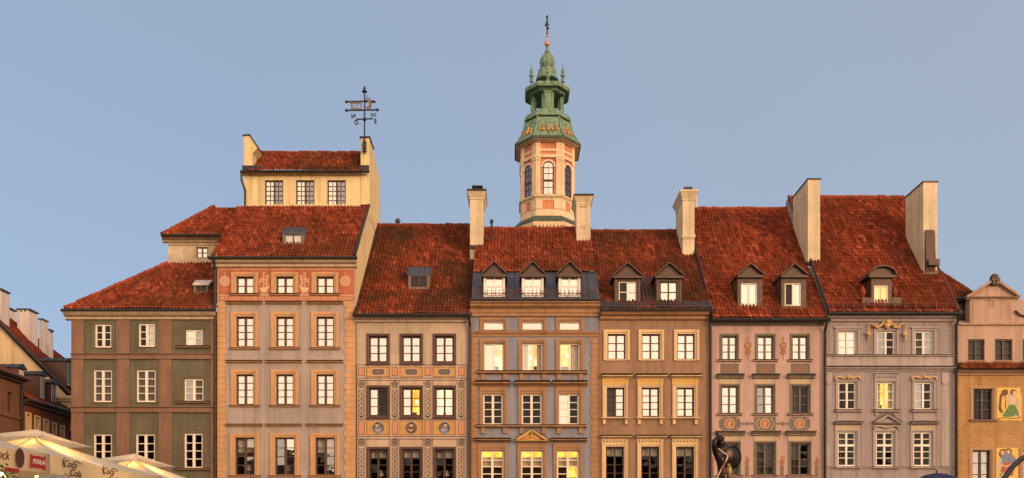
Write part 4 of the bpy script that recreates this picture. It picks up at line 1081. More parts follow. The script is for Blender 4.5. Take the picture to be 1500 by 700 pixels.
for a, b in ((1084.6, 1105), (1136, 1156)):
    mb = MB(); mb.pb(a, b, 618.6, 620.8, .012); c = (a + b) / 2; mb.pp([(c - 3, 619.7), (c, 615.7), (c + 3, 619.7), (c, 623.7)], .014)
    for q in (-6.5, 6.5): mb.pp([(c + q - 1.6, 619.7), (c + q, 617), (c + q + 1.6, 619.7), (c + q, 622.4)], .0135)
    mb.build('painted_bar', 'taupe', h)
for i, px in enumerate((1042.8, 1094.3, 1145.4, 1196.5)):
    mb = MB(); mb.pb(px - 2.6, px + 2.6, 684, 697, .014); mb.pb(px - 3.4, px + 3.4, 682.6, 684.2, .02)
    mb.pp([(px - 2, 682), (px - 2.6, 676), (px - .5, 670), (px + 1.6, 672), (px + 3.4, 674), (px + 2, 679), (px + 2, 682)], .014, mi=1)
    mb.st([(px - 5, 675), (px - 1, 678), (px + 4, 671)], 1.0, .016, mi=1); mb.disc(px + (-1) ** i * .4, 669, 1.4, 1.6, .015, mi=1, n=10)
    mb.st([(px - 5, 700), (px, 697), (px + 5, 700)], .8, .013); mb.build('painted_pedestal', ['taupe', 'rust_paint'], h)
mb = MB(); mb.pm(1041, 1206, 468, 475, .34); x = 1042
while x < 1206: mb.pb(x, x + 1.2, 472.8, 474.4, .1, mi=1); x += 2.5
mb.build('cornice', ['taupe', 'cream_panel'], h)
rf6 = rf = Roof(h, 1041.5, 1209, 465, 307, 6.2, 'roof_bright')
gutter(h, 1041, 1211, 467)
mb = MB(); mb.tube([(rf.xl - .02, rf.de, rf.z0 + .1), (rf.xl - .02, rf.dr, rf.z1 + .1)], .065, 6); mb.build('verge', 'dark_metal', h)
for x0, x1, wx0, wx1, p0, p1, g_ in ((1080.5, 1117, 1085.5, 1109.5, 1078.5, 1119, 'bb'), (1144.5, 1181, 1149.5, 1174, 1142.5, 1183, 'db')):
    dormer(h, rf, x0, x1, 404, 451, (p0, p1, 387.5), (wx0, 413.5, wx1, 447), rows=1, glass=g_, fill='sheer' if g_ == 'bb' else 'right', fr=1.8, mu=2)
downpipe(h, 1207.5, 470)
chimney(h, 1183.5, 1201.3, 262, 385, 2.35, 2.5, cap='plain')
mb = MB(); mb.box(X(1020, 6.4), X(1068, 6.4), 6.6, 7.4, rf.z1 - .5, rf.z1 + .18); mb.tube([(X(1019.5, 6), 6, rf.z1), (X(1019.5, 6), 6, rf.z1 + 1.0)], .08, 6); mb.build('roof_vent', 'chimney_cream', h)

# ---------------------------------------------------------------- greige house
h = thing('townhouse', 'greige townhouse with a gilded garland under the eaves and one round-topped lit dormer', 'house', (X(1303), 0, 0), 'townhouses along the square')
fc = Facade(h, 1207.5, 1398.5, 462)
XS = ((1228, 1254), (1284.5, 1311), (1340, 1366))
for ci, (x0, x1) in enumerate(XS):
    wn = fc.window(x0, 484.3, x1, 519.6, 3, 'white_wood', 1.9, 2.8, 1.0, ('bb', 'md', 'dm')[ci], ('dark', 'dark', 'left')[ci], .06)
    surround(fc, wn, x0 - 4.6, 480.5, x1 + 5, 520, x0, 484.3, x1, 519.6, 'greige_light', .05)
    if ci != 1:
        mb = MB(); mb.pb(x0 - 6.5, x1 + 7, 478.2, 480.6, .09); mb.build('lintel', 'greige_light', wn)
for ci, (x0, x1) in enumerate(((1228, 1254), (1284.5, 1310), (1340, 1365.5))):
    wn = fc.window(x0, 559, x1, 599, 3, 'white_wood', 1.9, 2.8, 1.0, ('dd', 'dd', 'md')[ci], ('dark', 'lit_gold+sides', 'left')[ci], .06)
    surround(fc, wn, x0 - 4, 557, x1 + 4.6, 599.5, x0, 559, x1, 599, 'greige_light', .05)
    mb = MB(); c = (x0 + x1) / 2
    if ci == 1:
        mb.pb(x0 - 4, x1 + 4.5, 545.5, 557, .06); mb.pm(x0 - 4.5, x1 + 5, 545, 548.5, .14); x = x0 - 2
        while x < x1 + 2: mb.pb(x, x + 1.4, 549.5, 553, .09); x += 2.6
        mb.build('lintel', 'greige_light', wn)
    else:
        mb.pb(x0 - 5.6, x1 + 6, 550.4, 556.8, .06)
        for s_ in (-1, 1):
            mb.tube([(X(c + s_ * 2), -.1, Z(552.5)), (X(c + s_ * 7), -.12, Z(553.8)), (X(c + s_ * 13), -.12, Z(551.8)), (X(c + s_ * 17), -.1, Z(552.8)), (X(c + s_ * 18.3), -.1, Z(556))], .05, 6, 1)
        mb.ball((X(c), -.1, Z(552)), .12, 1); mb.build('lintel', ['greige_light', 'gold_stucco'], wn)
    ledge(fc, wn, x0 - 5, x1 + 6.5, 600, 604, .16, 'greige_light', 'sill', top='copper_brown')
    if ci != 1:
        mb = MB(); mb.pb(x0 - 1.5, x1 + 3, 604.2, 615.5, .035); mb.pb(x0 + 5, x1 - 4, 612.6, 615, .05); mb.build('apron', 'greige_light', wn)
    else:
        mb = MB(); mb.pb(x0 - 3, x0 + 1.2, 604.2, 608, .08); mb.pb(x1 - 1.2, x1 + 3, 604.2, 608, .08); mb.build('apron', 'greige_light', wn)
for ci, (x0, x1) in enumerate(((1227, 1253.5), (1283, 1309), (1337.8, 1364.5))):
    wn = fc.window(x0, 632, x1, 682, 5, 'white_wood', 2.0, 2.8, 1.0, 'dd', ('left', 'dark', 'dark')[ci], .06, transom=(.18, .38, .58, .78))
    cb = MB(); cb.pb(x0 + 1.5, x1 - 1.5, 649.8, 653, -.05, .09); cb.build('transom', 'white_wood', wn)
    surround(fc, wn, x0 - 4.5, 629, x1 + 5, 682.4, x0, 632, x1, 682, 'greige_light', .05)
    mb = MB(); mb.pb(x0 - 4, x1 + 4.5, 622.5, 629, .06); mb.build('frieze_panel', 'cream_panel', wn)
    if ci == 1:
        pediment(fc, wn, 1278.6, 1318.6, 606.4, 620, 'greige_light', 'greige_light', .22)
        mb = MB(); mb.tube([(X(x), -.12, Z(y)) for x, y in ((1280, 628), (1281, 624), (1287, 623.5), (1292, 625), (1297, 626), (1302, 625), (1307, 623.5), (1313, 624), (1315, 628))], .06, 6); mb.build('garland', 'greige_light', wn)
    else: ledge(fc, wn, x0 - 5, x1 + 9, 617.8, 621.4, .22, 'greige_light', 'hood', 'hood', top='copper_brown')
    ledge(fc, wn, x0 - 5, x1 + 7, 683.5, 686.5, .14, 'greige_light', 'sill')
fc.wall('greige_plaster', ridge=(Z(290, 6.2) - .12, 6.2))
mb = MB(); mb.pb(1207.6, 1398, 520.4, 536.6, .06); mb.pm(1207, 1398.6, 519.6, 522, .14, kind='sill'); mb.pm(1206.6, 1399, 536.8, 542.6, .2); mb.build('string_course', 'greige_light', h); mb = MB(); mb.pb(1207.6, 1398, 683.6, 684.6, .04); mb.build('string_course', 'greige_light', h)
mb = MB(); mb.pb(1207.8, 1398, 519, 519.6, .16); mb.pb(1207.2, 1398.4, 536, 536.7, .23); mb.pb(1207.8, 1398, 682.9, 683.5, .06); mb.build('flashing', 'copper_brown', h)
mb = MB()
for a, b in ((1211.5, 1216.5), (1266, 1271.5), (1322, 1327), (1377, 1393)):
    for o_ in ((a, a + 1), (b - 1, b)): mb.pb(*o_, 480, 518, .02)
    mb.pb(a + 1, b - 1, 480, 481, .02); mb.pb(a + 1, b - 1, 517, 518, .0199)
for a, b in ((1210, 1218.5), (1379, 1390)): mb.pb(a, b, 545, 560, .05); mb.pb(a + 1.5, b - 1.5, 559.9, 563, .045); mb.pb(a, b, 563, 682, .012)
for a in (1262, 1276, 1319, 1332, 1372): mb.pb(a, a + 1, 545, 682, .015)
mb.build('wall_panels', 'greige_light', h)
mb = MB(); c = 1298
def garl(pts, r): mb.tube([(X(a), -.13, Z(b)) for a, b in pts], [q * .5 for q in r], 7)
for s_ in (-1, 1):
    garl([(c + s_ * 4, 473), (c + s_ * 8, 476), (c + s_ * 13, 479.5), (c + s_ * 17, 479), (c + s_ * 21, 475), (c + s_ * 25, 473)], [.07, .1, .12, .1, .08, .05])
    garl([(c + s_ * 25, 473), (c + s_ * 27, 477), (c + s_ * 26.6, 485), (c + s_ * 27, 490), (c + s_ * 27, 496), (c + s_ * 27, 501)], [.05, .06, .05, .17, .1, .02])
    for q in range(9): mb.ball((X(c + s_ * (26.6 + random.uniform(-3.4, 3.4))), -.15, Z(490 + random.uniform(-4, 4))), .05, 0, 5)
    for q in range(8): mb.ball((X(c + s_ * (14 + random.uniform(-4, 5))), -.15, Z(478 + random.uniform(-2, 2))), .05, 0, 5)
    garl([(c + s_ * 2, 470), (c + s_ * 6, 472), (c + s_ * 9.5, 477)], [.1, .09, .03])
mb.ball((X(c), -.15, Z(476)), .17, 0, 8, (1, .7, 1.3)); mb.ball((X(c), -.2, Z(472)), .13)
mb.build('gilded_garland', 'gold_stucco', h)
mb = MB(); mb.pm(1208, 1399, 459.5, 470, .34); mb.build('cornice', 'greige_light', h)
rf7 = rf = Roof(h, 1210.5, 1402, 456.5, 290, 6.2, 'roof_bright')
gutter(h, 1210, 1404, 458)
mb = MB()
for q in (449.5, 452.5): mb.tube([(rf.xl + .2, rf.at(q) - .12, rf.z(rf.at(q)) + .16), (rf.xr - .2, rf.at(q) - .12, rf.z(rf.at(q)) + .16)], .025, 5)
for i in range(13):
    x = rf.xl + .2 + (rf.xr - rf.xl - .4) * i / 12; q = rf.at(453.5); mb.box(x - .02, x + .02, q - .13, q - .06, rf.z(q), rf.z(q) + .36)
mb.tube([(rf.xr - .04, rf.de, rf.z0 + .1), (rf.xr - .04, rf.dr, rf.z1 + .1)], .065, 6)
mb.build('snow_rail', 'snow_rail', h)
mb = MB(); mb.tube([(rf.xl, rf.de, rf.z0 + .1), (rf.xl, rf.dr, rf.z1 + .1)], .065, 6); mb.build('verge', 'dark_metal', h)
o, d_ = dormer(h, rf, 1276.5, 1306.5, 404, 445, (1270.5, 1313, 391), (1280.5, 416.6, 1302, 443), style='arch', rows=1, glass='dd', fill='lit_attic', fr=1.8, mu=.2)
mb = MB(); mb.box(X(1262.5, d_), X(1276.3, d_), d_ - .02, d_ + .7, Z(446.5, d_), Z(435, d_)); mb.box(X(1306.7, d_), X(1320.5, d_), d_ - .02, d_ + .7, Z(446.5, d_), Z(435, d_)); mb.box(X(1262.5, d_), X(1320.5, d_), d_ - .08, d_ - .021, Z(446.5, d_), Z(444, d_)); mb.build('dormer_plinth', 'copper_brown', o)
for px in (1266.8, 1313.3):
    mb = MB(); z = Z(435, d_); x = X(px, d_); mb.lathe([(.1, z), (.05, z + .1), (.16, z + .3), (.17, z + .42), (.1, z + .5), (.08, z + .6), (.02, z + .72)], x, d_ + .25, 10); mb.build('urn', 'roof_red', o)
downpipe(h, 1399, 462, out=.16)
chimney(h, 1352.5, 1373, 266, 398, 1.55, 2.1, cap='plain', capmat='copper_brown')
mb = MB()
mb.poly([(1.5, Z(397, 1.5)), (1.35, Z(384, 1.35)), (1.45, Z(345, 1.45)), (1.52, Z(337, 1.5)), (1.56, Z(337, 1.5)), (1.56, Z(397, 1.5))], X(1355, 1.5), X(1369, 1.5))
mb.v = [(y, x, z) for x, y, z in mb.v]; mb.f = [f[::-1] for f in mb.f]
mb.box(X(1358, 1.4), X(1374, 1.4), 1.2, 1.5, Z(389, 1.4), Z(380, 1.4)); mb.build('chimney_flashing', 'brown_wood', h)

# ---------------------------------------------------------------- gabled house with mosaics
h = thing('townhouse', 'peach gabled house with ochre brick below and two figure mosaics beside its windows', 'house', (X(1480), 0, 0), 'townhouses along the square')
fc = Facade(h, 1400.5, 1565, 474)
XG = ((1418, 1442.3), (1457.6, 1483), (1498, 1523))
for x0, x1 in XG:
    wn = fc.window(x0, 496, x1, 527.5, 3, 'dark_wood', 2.0, 2.4, .8, 'dd', 'grey', .08)
    mb = MB(); mb.pb(x0 - .8, x1 + .8, 527.6, 529, .06); mb.build('sill', 'peach_trim', wn)
for ri, (y0, y1, xs_) in enumerate(((569, 614.5, ((1426, 1453.5), (1508, 1536))), (659, 712, ((1424.5, 1450.5), (1499, 1526))))):
    for ci, (x0, x1) in enumerate(xs_):
        wn = fc.window(x0, y0, x1, y1, 3 if ri == 0 else 3, 'dark_wood', 1.6, 2.6, 1.1, 'dd' if ri == 0 else 'mm', 'dark' if ri == 0 else 'sheer', .12)
        surround(fc, wn, x0 - 5, y0 - 2.6, x1 + 5.5, y1 + .3, x0, y0, x1, y1, 'peach_trim', .05)
        if ri == 0: ledge(fc, wn, x0 - 6.5, x1 + 7, y1 + .5, y1 + 2.6, .13, 'peach_trim', 'sill', top='copper_brown')
fc.wall('peach_plaster', ridge=(Z(430, 5), 5))
hol = [(x0, x1, y0, y1) for y0, y1, xs_ in ((569, 614.5, ((1426, 1453.5), (1508, 1536))), (659, 712, ((1424.5, 1450.5), (1499, 1526)))) for x0, x1 in xs_]
mb = MB(); holed(mb, 1400.8, 1565, 549, 760, hol, .02); mb.build('brick_facing', 'orange_plaster', h)
mb = MB(); mb.pm(1401, 1566, 540, 549, .3); mb.pb(1401, 1565, 472.6, 475.4, .1); mb.build('cornice', 'peach_trim', h)
a_ = Facade(h, 1420.5, 1560, 436, 474)
mb = MB()
gp = [(1420.5, 473), (1420.5, 436), (1416, 435), (1455, 409.5), (1490.5, 434.5), (1487, 437), (1488, 441), (1483.6, 444), (1484, 449), (1489, 455), (1493, 459), (1504, 462), (1512, 473)]
mb.pp(gp, .02, .45); mb.build('gable', 'peach_plaster', h)
mb = MB(); mb.st([(1414, 435.5), (1455, 409), (1492, 434.5)], 3.2, .2); mb.pm(1415.5, 1491, 433, 437.2, .2); mb.build('gable_moulding', 'peach_trim', h)
mb = MB(); mb.pb(1424, 1425, 440, 472, .04); mb.pb(1479, 1480, 446, 472, .04); mb.pb(1449, 1456, 437, 440, .06); mb.pb(1450, 1451, 440, 450, .05); mb.pb(1455, 1456, 440, 450, .05); mb.pb(1451, 1455, 449, 450, .05); mb.build('gable_panel', 'peach_trim', h)
mb = MB(); mb.pb(1449, 1461, 408, 412, .28); mb.pb(1451, 1454, 412, 418, .26); mb.pb(1456, 1459, 412, 418, .26); mb.ball((X(1455), -.1, Z(407)), .22); mb.build('gable_finial', 'copper_brown', h)
mb = MB(); mb.st([(1486, 455), (1493, 461), (1504, 463.5), (1513, 472)], 1.8, .16, .4); mb.build('gable_coping', 'copper_brown', h)
mb = MB(); z0_, z1_ = Z(540), Z(531.5)
tl = pantiles(h, X(1401), X(1566), Z(540, -.5), -.5, Z(531, -.01), -.01, 'roof_brown', name='tile_ledge', sag=.0)
# roof behind the gable, hipped to the right
pa, pb2 = (X(1374, 3.4), 3.4, Z(398, 3.4)), (X(1424, .6), .6, Z(427, .6))
ze, ye = Z(438, .5), .5
sl = (pa[2] - ze) / (pa[1] - ye)
no = Vector((pa[1] - ye, -(pa[0] - X(1437, .5)), 0)).normalized()
sr = pantiles(h, X(1366, 2), X(1437, .5), ze, ye, pa[2], pa[1], 'roof_brown', clips=[(Vector((X(1437, .5), ye, ze)), no)], name='roof')
ridge_tiles(sr, (X(1437, .5), ye, ze + .06), (pa[0], pa[1], pa[2] + .06), 'roof_brown')
mb = MB(); mb.box(X(1398, .4), X(1420.4, .4), .35, .5, Z(441, .4), Z(436.5, .4)); mb.tube([(X(1397, .4), .3, Z(437, .4)), (X(1420, .4), .3, Z(437, .4))], .07, 6); mb.box(X(1399, .6), X(1424, .6), .52, 3, Z(476, .6), ze); mb.build('side_gutter', ['dark_metal'], h)
mb = MB()
mb.pb(1459.8, 1496, 567, 615, .03); 
def fig(pts, mi, o=.036): mb.pp(pts, o, -.0295, mi=mi)
fig([(1466, 573), (1471, 569), (1476, 571), (1476, 577), (1472, 579), (1467, 578)], 4, .034)
fig([(1462, 598), (1464, 578), (1468, 574), (1470, 577), (1467, 582), (1466, 596), (1469, 603), (1466, 605)], 7, .035)
fig([(1477, 577), (1481, 575), (1487, 578), (1491, 584), (1493, 594), (1490, 597), (1487, 590), (1483, 594), (1477, 592)], 6)
fig([(1478, 592), (1486, 592), (1491, 602), (1494, 611), (1488, 607), (1482, 610), (1472, 610), (1468, 608), (1473, 600)], 2, .038)
fig([(1481, 578), (1486, 579), (1488, 586), (1485, 592), (1479, 592), (1479, 584)], 5, .04)
mb.disc(1484, 574, 4.6, 4.4, .039, -.029, mi=4); mb.disc(1485.4, 575, 2.8, 3.2, .042, -.029, mi=5); mb.st([(1470, 572), (1473, 584), (1472, 598)], 1.2, .041, mi=4); mb.st([(1480, 582), (1474, 586), (1470, 582)], 2.0, .043, mi=5)
fig([(1490, 598), (1493, 600), (1496, 609), (1493, 611)], 5, .039); mb.pb(1494.5, 1496, 568, 576, .036, mi=3)
for q in ((1474, 600, 1478, 608), (1480, 598, 1482, 609), (1485, 597, 1489, 606)): mb.st([q[:2], q[2:]], .6, .041, mi=7)
mb.st([(1461, 613), (1470, 611), (1480, 612.5), (1495, 611)], 1.2, .036, mi=4)
mo = ['mosaic_yellow', 'mosaic_yellow', 'mosaic_green', 'mosaic_blue', 'mosaic_brown', 'mosaic_skin', 'mosaic_grey', 'mosaic_brown']
mb.build('mosaic', mo + [], h)
mb = MB(); mb.pb(1459, 1490.5, 655, 715, .03); mo2 = list(mo); mo2[2] = 'mosaic_red'
fig([(1462, 664), (1466, 657), (1471, 657), (1473, 662), (1470, 668), (1465, 670)], 4, .034); mb.disc(1468, 662.5, 2.6, 3.1, .038, -.029, mi=5)
fig([(1472, 657), (1478, 655.6), (1482, 659), (1481, 664), (1475, 664)], 4, .034); mb.disc(1477, 661, 2.4, 2.9, .038, -.029, mi=5)
fig([(1466, 667), (1473, 663), (1481, 664), (1487, 670), (1489, 680), (1485, 688), (1482, 676), (1476, 680), (1468, 679)], 3, .036)
fig([(1461, 684), (1463, 672), (1467, 670), (1468, 678), (1466, 688), (1463, 690)], 6, .035)
fig([(1468, 678), (1481, 676), (1485, 688), (1483, 696), (1470, 697), (1465, 690)], 2, .038); mb.st([(1465, 680), (1474, 683), (1483, 679)], 2.2, .041, mi=5)
mb.disc(1468, 695, 5, 4, .04, -.029, mi=6, n=14); mb.ring(1468, 695, 4, 3, 1, .043, -.029, mi=4)
for q in ((1470, 682, 1468, 693), (1476, 682, 1476, 695), (1481, 682, 1482, 694)): mb.st([q[:2], q[2:]], .6, .042, mi=4)
mb.build('mosaic', mo2, h)

#=STREET=
# ---------------------------------------------------------------- houses on the street at the left, walls along x = -28 facing +x
XW = -28.0
def SY(px, xw=XW): return -xw * F / (750 - px) - D
def SZ(px, py, xw=XW): return EYE + (800 - py) * (-xw) / (750 - px)
def side_house(label, y0, y1, zeave, wall, roofm, rise=2.2, run=2.4, windows=(), sur=None, ov=.4, strings=()):
    h = thing('townhouse', label, 'house', (XW - 4, (y0 + y1) / 2, 0), 'street houses at the left')
    mb = MB()
    ys = sorted({y0, y1, *[v for w_ in windows for v in w_[:2]]}); zs = sorted({0, zeave, *[v for w_ in windows for v in w_[2:4]]})
    for i in range(len(ys) - 1):
        for j in range(len(zs) - 1):
            if any(w_[0] < (ys[i] + ys[i + 1]) / 2 < w_[1] and w_[2] < (zs[j] + zs[j + 1]) / 2 < w_[3] for w_ in windows): continue
            mb.add([(XW, ys[i], zs[j]), (XW, ys[i + 1], zs[j]), (XW, ys[i + 1], zs[j + 1]), (XW, ys[i], zs[j + 1])], [(0, 1, 2, 3)])
    for a, b, c, e_ in [w_[:4] for w_ in windows]:
        q = XW - .25
        mb.add([(XW, a, c), (XW, b, c), (XW, b, e_), (XW, a, e_), (q, a, c), (q, b, c), (q, b, e_), (q, a, e_)], [(0, 4, 5, 1), (1, 5, 6, 2), (2, 6, 7, 3), (3, 7, 4, 0)])
    xb = XW - 9
    mb.add([(XW, y0, 0), (XW, y0, zeave), (xb, y0, zeave), (xb, y0, 0), (XW, y1, 0), (XW, y1, zeave), (xb, y1, zeave), (xb, y1, 0)], [(0, 1, 2, 3), (4, 7, 6, 5), (3, 2, 6, 7)])
    mb.build('wall', wall, h)
    for a, b, c, e_ in [w_[:4] for w_ in windows]:
        f_ = MB(); q = XW - .12; t = .07
        for (ya, yb2, za, zb2) in ((a, b, c, c + t), (a, b, e_ - t, e_), (a, a + t, c + t, e_ - t), (b - t, b, c + t, e_ - t), ((a + b) / 2 - .05, (a + b) / 2 + .05, c + t, e_ - t)): f_.box(q - .06, q, ya, yb2, za, zb2)
        for k in (1, 2, 3): f_.box(q - .05, q - .015, a + t, b - t, c + (e_ - c) * k / 4 - .02, c + (e_ - c) * k / 4 + .02)
        w_ = f_.build('window', 'dark_wood' if sur else 'brown_wood', h)
        p_ = MB(); p_.add([(q - .03, a, c), (q - .03, b, c), (q - .03, b, e_), (q - .03, a, e_)], [(0, 1, 2, 3)]); p_.build('pane', G['m'], w_)
        p_ = MB(); p_.box(q - .6, q - .5, a - .2, b + .2, c - .2, e_ + .2); p_.build('room', 'room_dark', w_)
        if sur:
            m_ = MB(); g = .11
            m_.box(XW - .11, XW + .1, a - .04, a, c, e_ + g); m_.box(XW - .11, XW + .1, b - .05, b + .05, c, e_ + g); m_.box(XW, XW + .1, a, b - .05, e_, e_ + g); m_.box(XW, XW + .12, a - .05, b + .06, c - .1, c - .001); m_.build('surround', sur, w_)
    s_ = pantiles(h, 0, y1 - y0, zeave, 0, zeave + rise, run, roofm)
    # turn the slope to face +x: local x -> y, local y -> -x
    s_.rotation_euler = (0, 0, R(90)); s_.location = Vector((XW + ov - run / 2, (y0 + y1) / 2, zeave)) - WL[h.name]
    g_ = MB(); g_.tube([(XW + ov + .05, y0, zeave), (XW + ov + .05, y1, zeave)], .09, 8); g_.box(XW + .0, XW + ov, y0, y1, zeave - .12, zeave - .02); g_.box(XW, XW + ov * .5, y0, y1, zeave - .24, zeave - .121); g_.build('eave', ['brown_wood'], h)
    for z in strings:
        g_ = MB(); g_.box(XW, XW + .09, y0, y1, z, z + .14); g_.build('string_course', wall, h)
    return h

def side_dormer(h, y0, y1, xf, z0, z1, depth, win=None, roof='black_sheet', wall='brown_wood', glow=False):
    mb = MB(); mb.box(xf - depth, xf, y0, y1, z0, z1); o = mb.build('dormer', wall, h)
    rb = MB(); c = (y0 + y1) / 2
    rb.v = []; vs = [(xf + .15, y0 - .12, z1), (xf + .15, c, z1 + .28), (xf + .15, y1 + .12, z1), (xf - depth, y0 - .12, z1), (xf - depth, c, z1 + .28), (xf - depth, y1 + .12, z1)]
    rb.add(vs, [(0, 1, 2), (3, 5, 4), (0, 3, 4, 1), (1, 4, 5, 2), (0, 2, 5, 3)])
    for k in range(6):
        x = xf + .1 - depth * k / 5.5; rb.tube([(x, y0 - .12, z1 + .02), (x, c, z1 + .3)], .02, 4)
    rb.build('dormer_roof', roof, o)
    wb = MB(); a, b, c0, c1 = y0 + .14, y1 - .14, z0 + .15, z1 - .12
    wb.box(xf, xf + .03, a - .03, a, c0 - .05, c1 + .05); wb.box(xf, xf + .03, b, b + .03, c0 - .05, c1 + .05); wb.box(xf, xf + .03, a, b, c0 - .05, c0); wb.box(xf, xf + .03, a, b, c1, c1 + .05); wb.box(xf, xf + .025, (a + b) / 2 - .02, (a + b) / 2 + .02, c0, c1)
    wb.build('window_frame', 'curtain_cream', o)
    p_ = MB(); p_.box(xf + .002, xf + .02, a, b, c0, c1); p_.build('pane', 'blind_cream' if glow else 'dark_pane', o)
    return o

yA = SY(31.5)
wl = []
for p0, p1, t, b in ((11, 18.5, 572.5, 602), (11.5, 19, 634, 662), ):
    wl.append((SY(p0), SY(p1), SZ(p0, b), SZ(p0, t)))
for k in range(9):
    for zb_, zt_2 in ((9.15, 10.35), (6.3, 7.7), (3.4, 5.0)): wl.append((-36 + k * 3.4, -35 + k * 3.4, zb_, zt_2))
h = side_house('russet street house cut by the left photo edge, with a black sheet dormer', -38, yA - .01, SZ(0, 545), 'brick_brown', 'roof_red', .75, 1.8, wl, None, .45, (SZ(0, 607),))
side_dormer(h, SY(23.5, -28.4), SY(33, -28.4), -28.3, 11.2, 11.95, 3.0, glow=True)
mb = MB(); mb.tube([(XW + .12, yA - .15, 11), (XW + .12, yA - .15, 0)], .08, 8); mb.build('downpipe', 'dark_metal', h)
wl = []
for p0, p1 in ((37.5, 43.5), (50.5, 57), (63.5, 69.5), (76, 81.2), (87.7, 92.5)):
    wl.append((SY(p0), SY(p1), SZ(p0, 640 if p0 < 40 else 640 + (p0 - 38) * .42), SZ(p0, 605.5 + (p0 - 38) * .37)))
h = side_house('dark red street house with cream window surrounds and two sheet metal dormers', yA, 7.6, SZ(60, 592), 'red_plaster', 'roof_brown', 1.35, 2.4, wl, 'cream_stone', .4)
side_dormer(h, SY(55.5, -28.4), SY(63, -28.4), -28.3, 10.4, 12.0, 1.9)
side_dormer(h, SY(71.5, -28.4), SY(80, -28.4), -28.3, 10.3, 11.75, 1.5)
# tall cream gable further up the street
h = thing('townhouse', 'cream gabled street house with white chimneys rising behind the red street house', 'house', (-32, 14, 0), 'street houses at the left')
xr, zr, xe, ze = -34.6, 18.2, -27.7, 10.9
RZ = Matrix.Translation((-28, 8, 0)) @ Matrix.Rotation(R(12.8), 4, 'Z') @ Matrix.Translation((28, -8, 0))     # the house stands askew to the street
mb = MB(); mb.poly([(xe - .3, 0), (xe - .3, ze), (xr, zr - .1), (xr - 7.5, ze), (xr - 7.5, 0)], 8, 40); mb.v = [tuple(RZ @ Vector(v)) for v in mb.v]; mb.build('wall', 'gable_cream', h)
s_ = pantiles(h, 0, 32.4, ze, 0, zr, xe - xr, 'roof_red'); s_.rotation_euler = (0, 0, R(102.8)); s_.location = RZ @ Vector(((xe + xr) / 2, 7.7 + 16.2, ze + .02)) - WL[h.name]
mb = MB(); mb.tube([RZ @ Vector((xe, 7.72, ze + .06)), RZ @ Vector((xr, 7.72, zr + .06))], .12, 6); mb.build('verge', 'dark_metal', h)
mb = MB(); mb.box(-29.15, xe + .1, 7.5, 7.99, 9.0, 11.05); mb.box(-29.35, xe + .25, 7.35, 7.99, 11.06, 11.25); mb.box(-29.25, xe + .2, 7.42, 7.99, 10.9, 11.059); mb.build('gable_kneeler', 'gable_cream', h)
side_dormer(h, 8.15, 8.95, -28.55, 12.0, 13.6, 2.4)
side_dormer(h, 9.15, 9.6, -28.55, 12.0, 13.3, 1.6)
for x0, x1, y, zt_, dp in ((X(25, 13), X(43, 13), 13, 18.35, 1.05), (X(57.5, 14.6), X(62, 14.6), 14.6, 18.1, .7), (X(70.5, 15.6), X(73, 15.6), 15.6, 17.6, .45), (X(2, 15), X(14, 15), 15, 19.0, .8), (X(-14, 5), X(1.5, 5), 8.3, 17.6, .9)):
    if y < 9: x0, x1 = X(-14, 8.3), X(1.5, 8.3); zt_ = 18.3
    mb = MB(); mb.box(x0, x1, y, y + dp, 12.5, zt_ - .25); n = max(2, int((x1 - x0) / .22))
    mb.box(x0 - .06, x1 + .06, y - .06, y + dp + .06, zt_ - .08, zt_, 1)
    for i in range(n): mb.box(x0 + (x1 - x0) * (i + .15) / n, x0 + (x1 - x0) * (i + .7) / n, y, y + dp, zt_ - .249, zt_ - .081)
    mb.box(x0 + .12, x1 - .12, y + .12, y + dp - .12, zt_ - .25, zt_ - .082, 1)
    mb.build('chimney', ['white_plaster', 'black_sheet'], h)

#=TOWER=
TY = 35.0
t_ = thing('church_tower', 'octagonal salmon and cream church tower with green copper lantern behind the roofs', 'tower', (X(801.5, TY), TY, 0))
tx, ty = X(801.5, TY), TY
S_ = F / (D + TY)
def TZ(py, hw=37.5): return EYE + (800 - py) / F * (D + TY - hw / S_)
UO = [(.477, -1), (1, -.477), (1, .477), (.477, 1), (-.477, 1), (-1, .477), (-1, -.477), (-.477, -1)]
def olathe(mb, prof, mi=0, shp=UO):
    n = len(shp); vs = []; fs = []
    for hw, py in prof:
        for a, b in shp: vs.append((tx + a * hw / S_, ty + b * hw / S_, TZ(py, hw)))
    for i in range(len(prof) - 1):
        for k in range(n): fs.append((i * n + k, i * n + (k + 1) % n, (i + 1) * n + (k + 1) % n, (i + 1) * n + k))
    fs += [tuple(range(n - 1, -1, -1)), tuple(range((len(prof) - 1) * n, len(prof) * n))]
    mb.add(vs, fs, mi)
FAC = []
for k in range(8):
    a = R(-90 + 45 * k); ap, hw = (1.0, .477) if k % 2 == 0 else (1.477 / math.sqrt(2), .37)
    FAC.append((a, ap * 37.5 / S_, hw * 37.5 / S_))
def fbox(mb, fa, u0, u1, p0, p1, o0, o1, mi=0):
    """box on a facet: u in metres along it, p picture rows, o outwards"""
    a, ap, _ = fa; nx, ny, tx_, ty_ = math.cos(a), math.sin(a), -math.sin(a), math.cos(a)
    z0, z1 = TZ(p1), TZ(p0)
    P = lambda u, o, z: (tx + nx * (ap + o) + tx_ * u, ty + ny * (ap + o) + ty_ * u, z)
    mb.add([P(u0, o1, z0), P(u1, o1, z0), P(u1, o0, z0), P(u0, o0, z0), P(u0, o1, z1), P(u1, o1, z1), P(u1, o0, z1), P(u0, o0, z1)],
           [(0, 3, 2, 1), (4, 5, 6, 7), (0, 1, 5, 4), (1, 2, 6, 5), (2, 3, 7, 6), (3, 0, 4, 7)], mi)
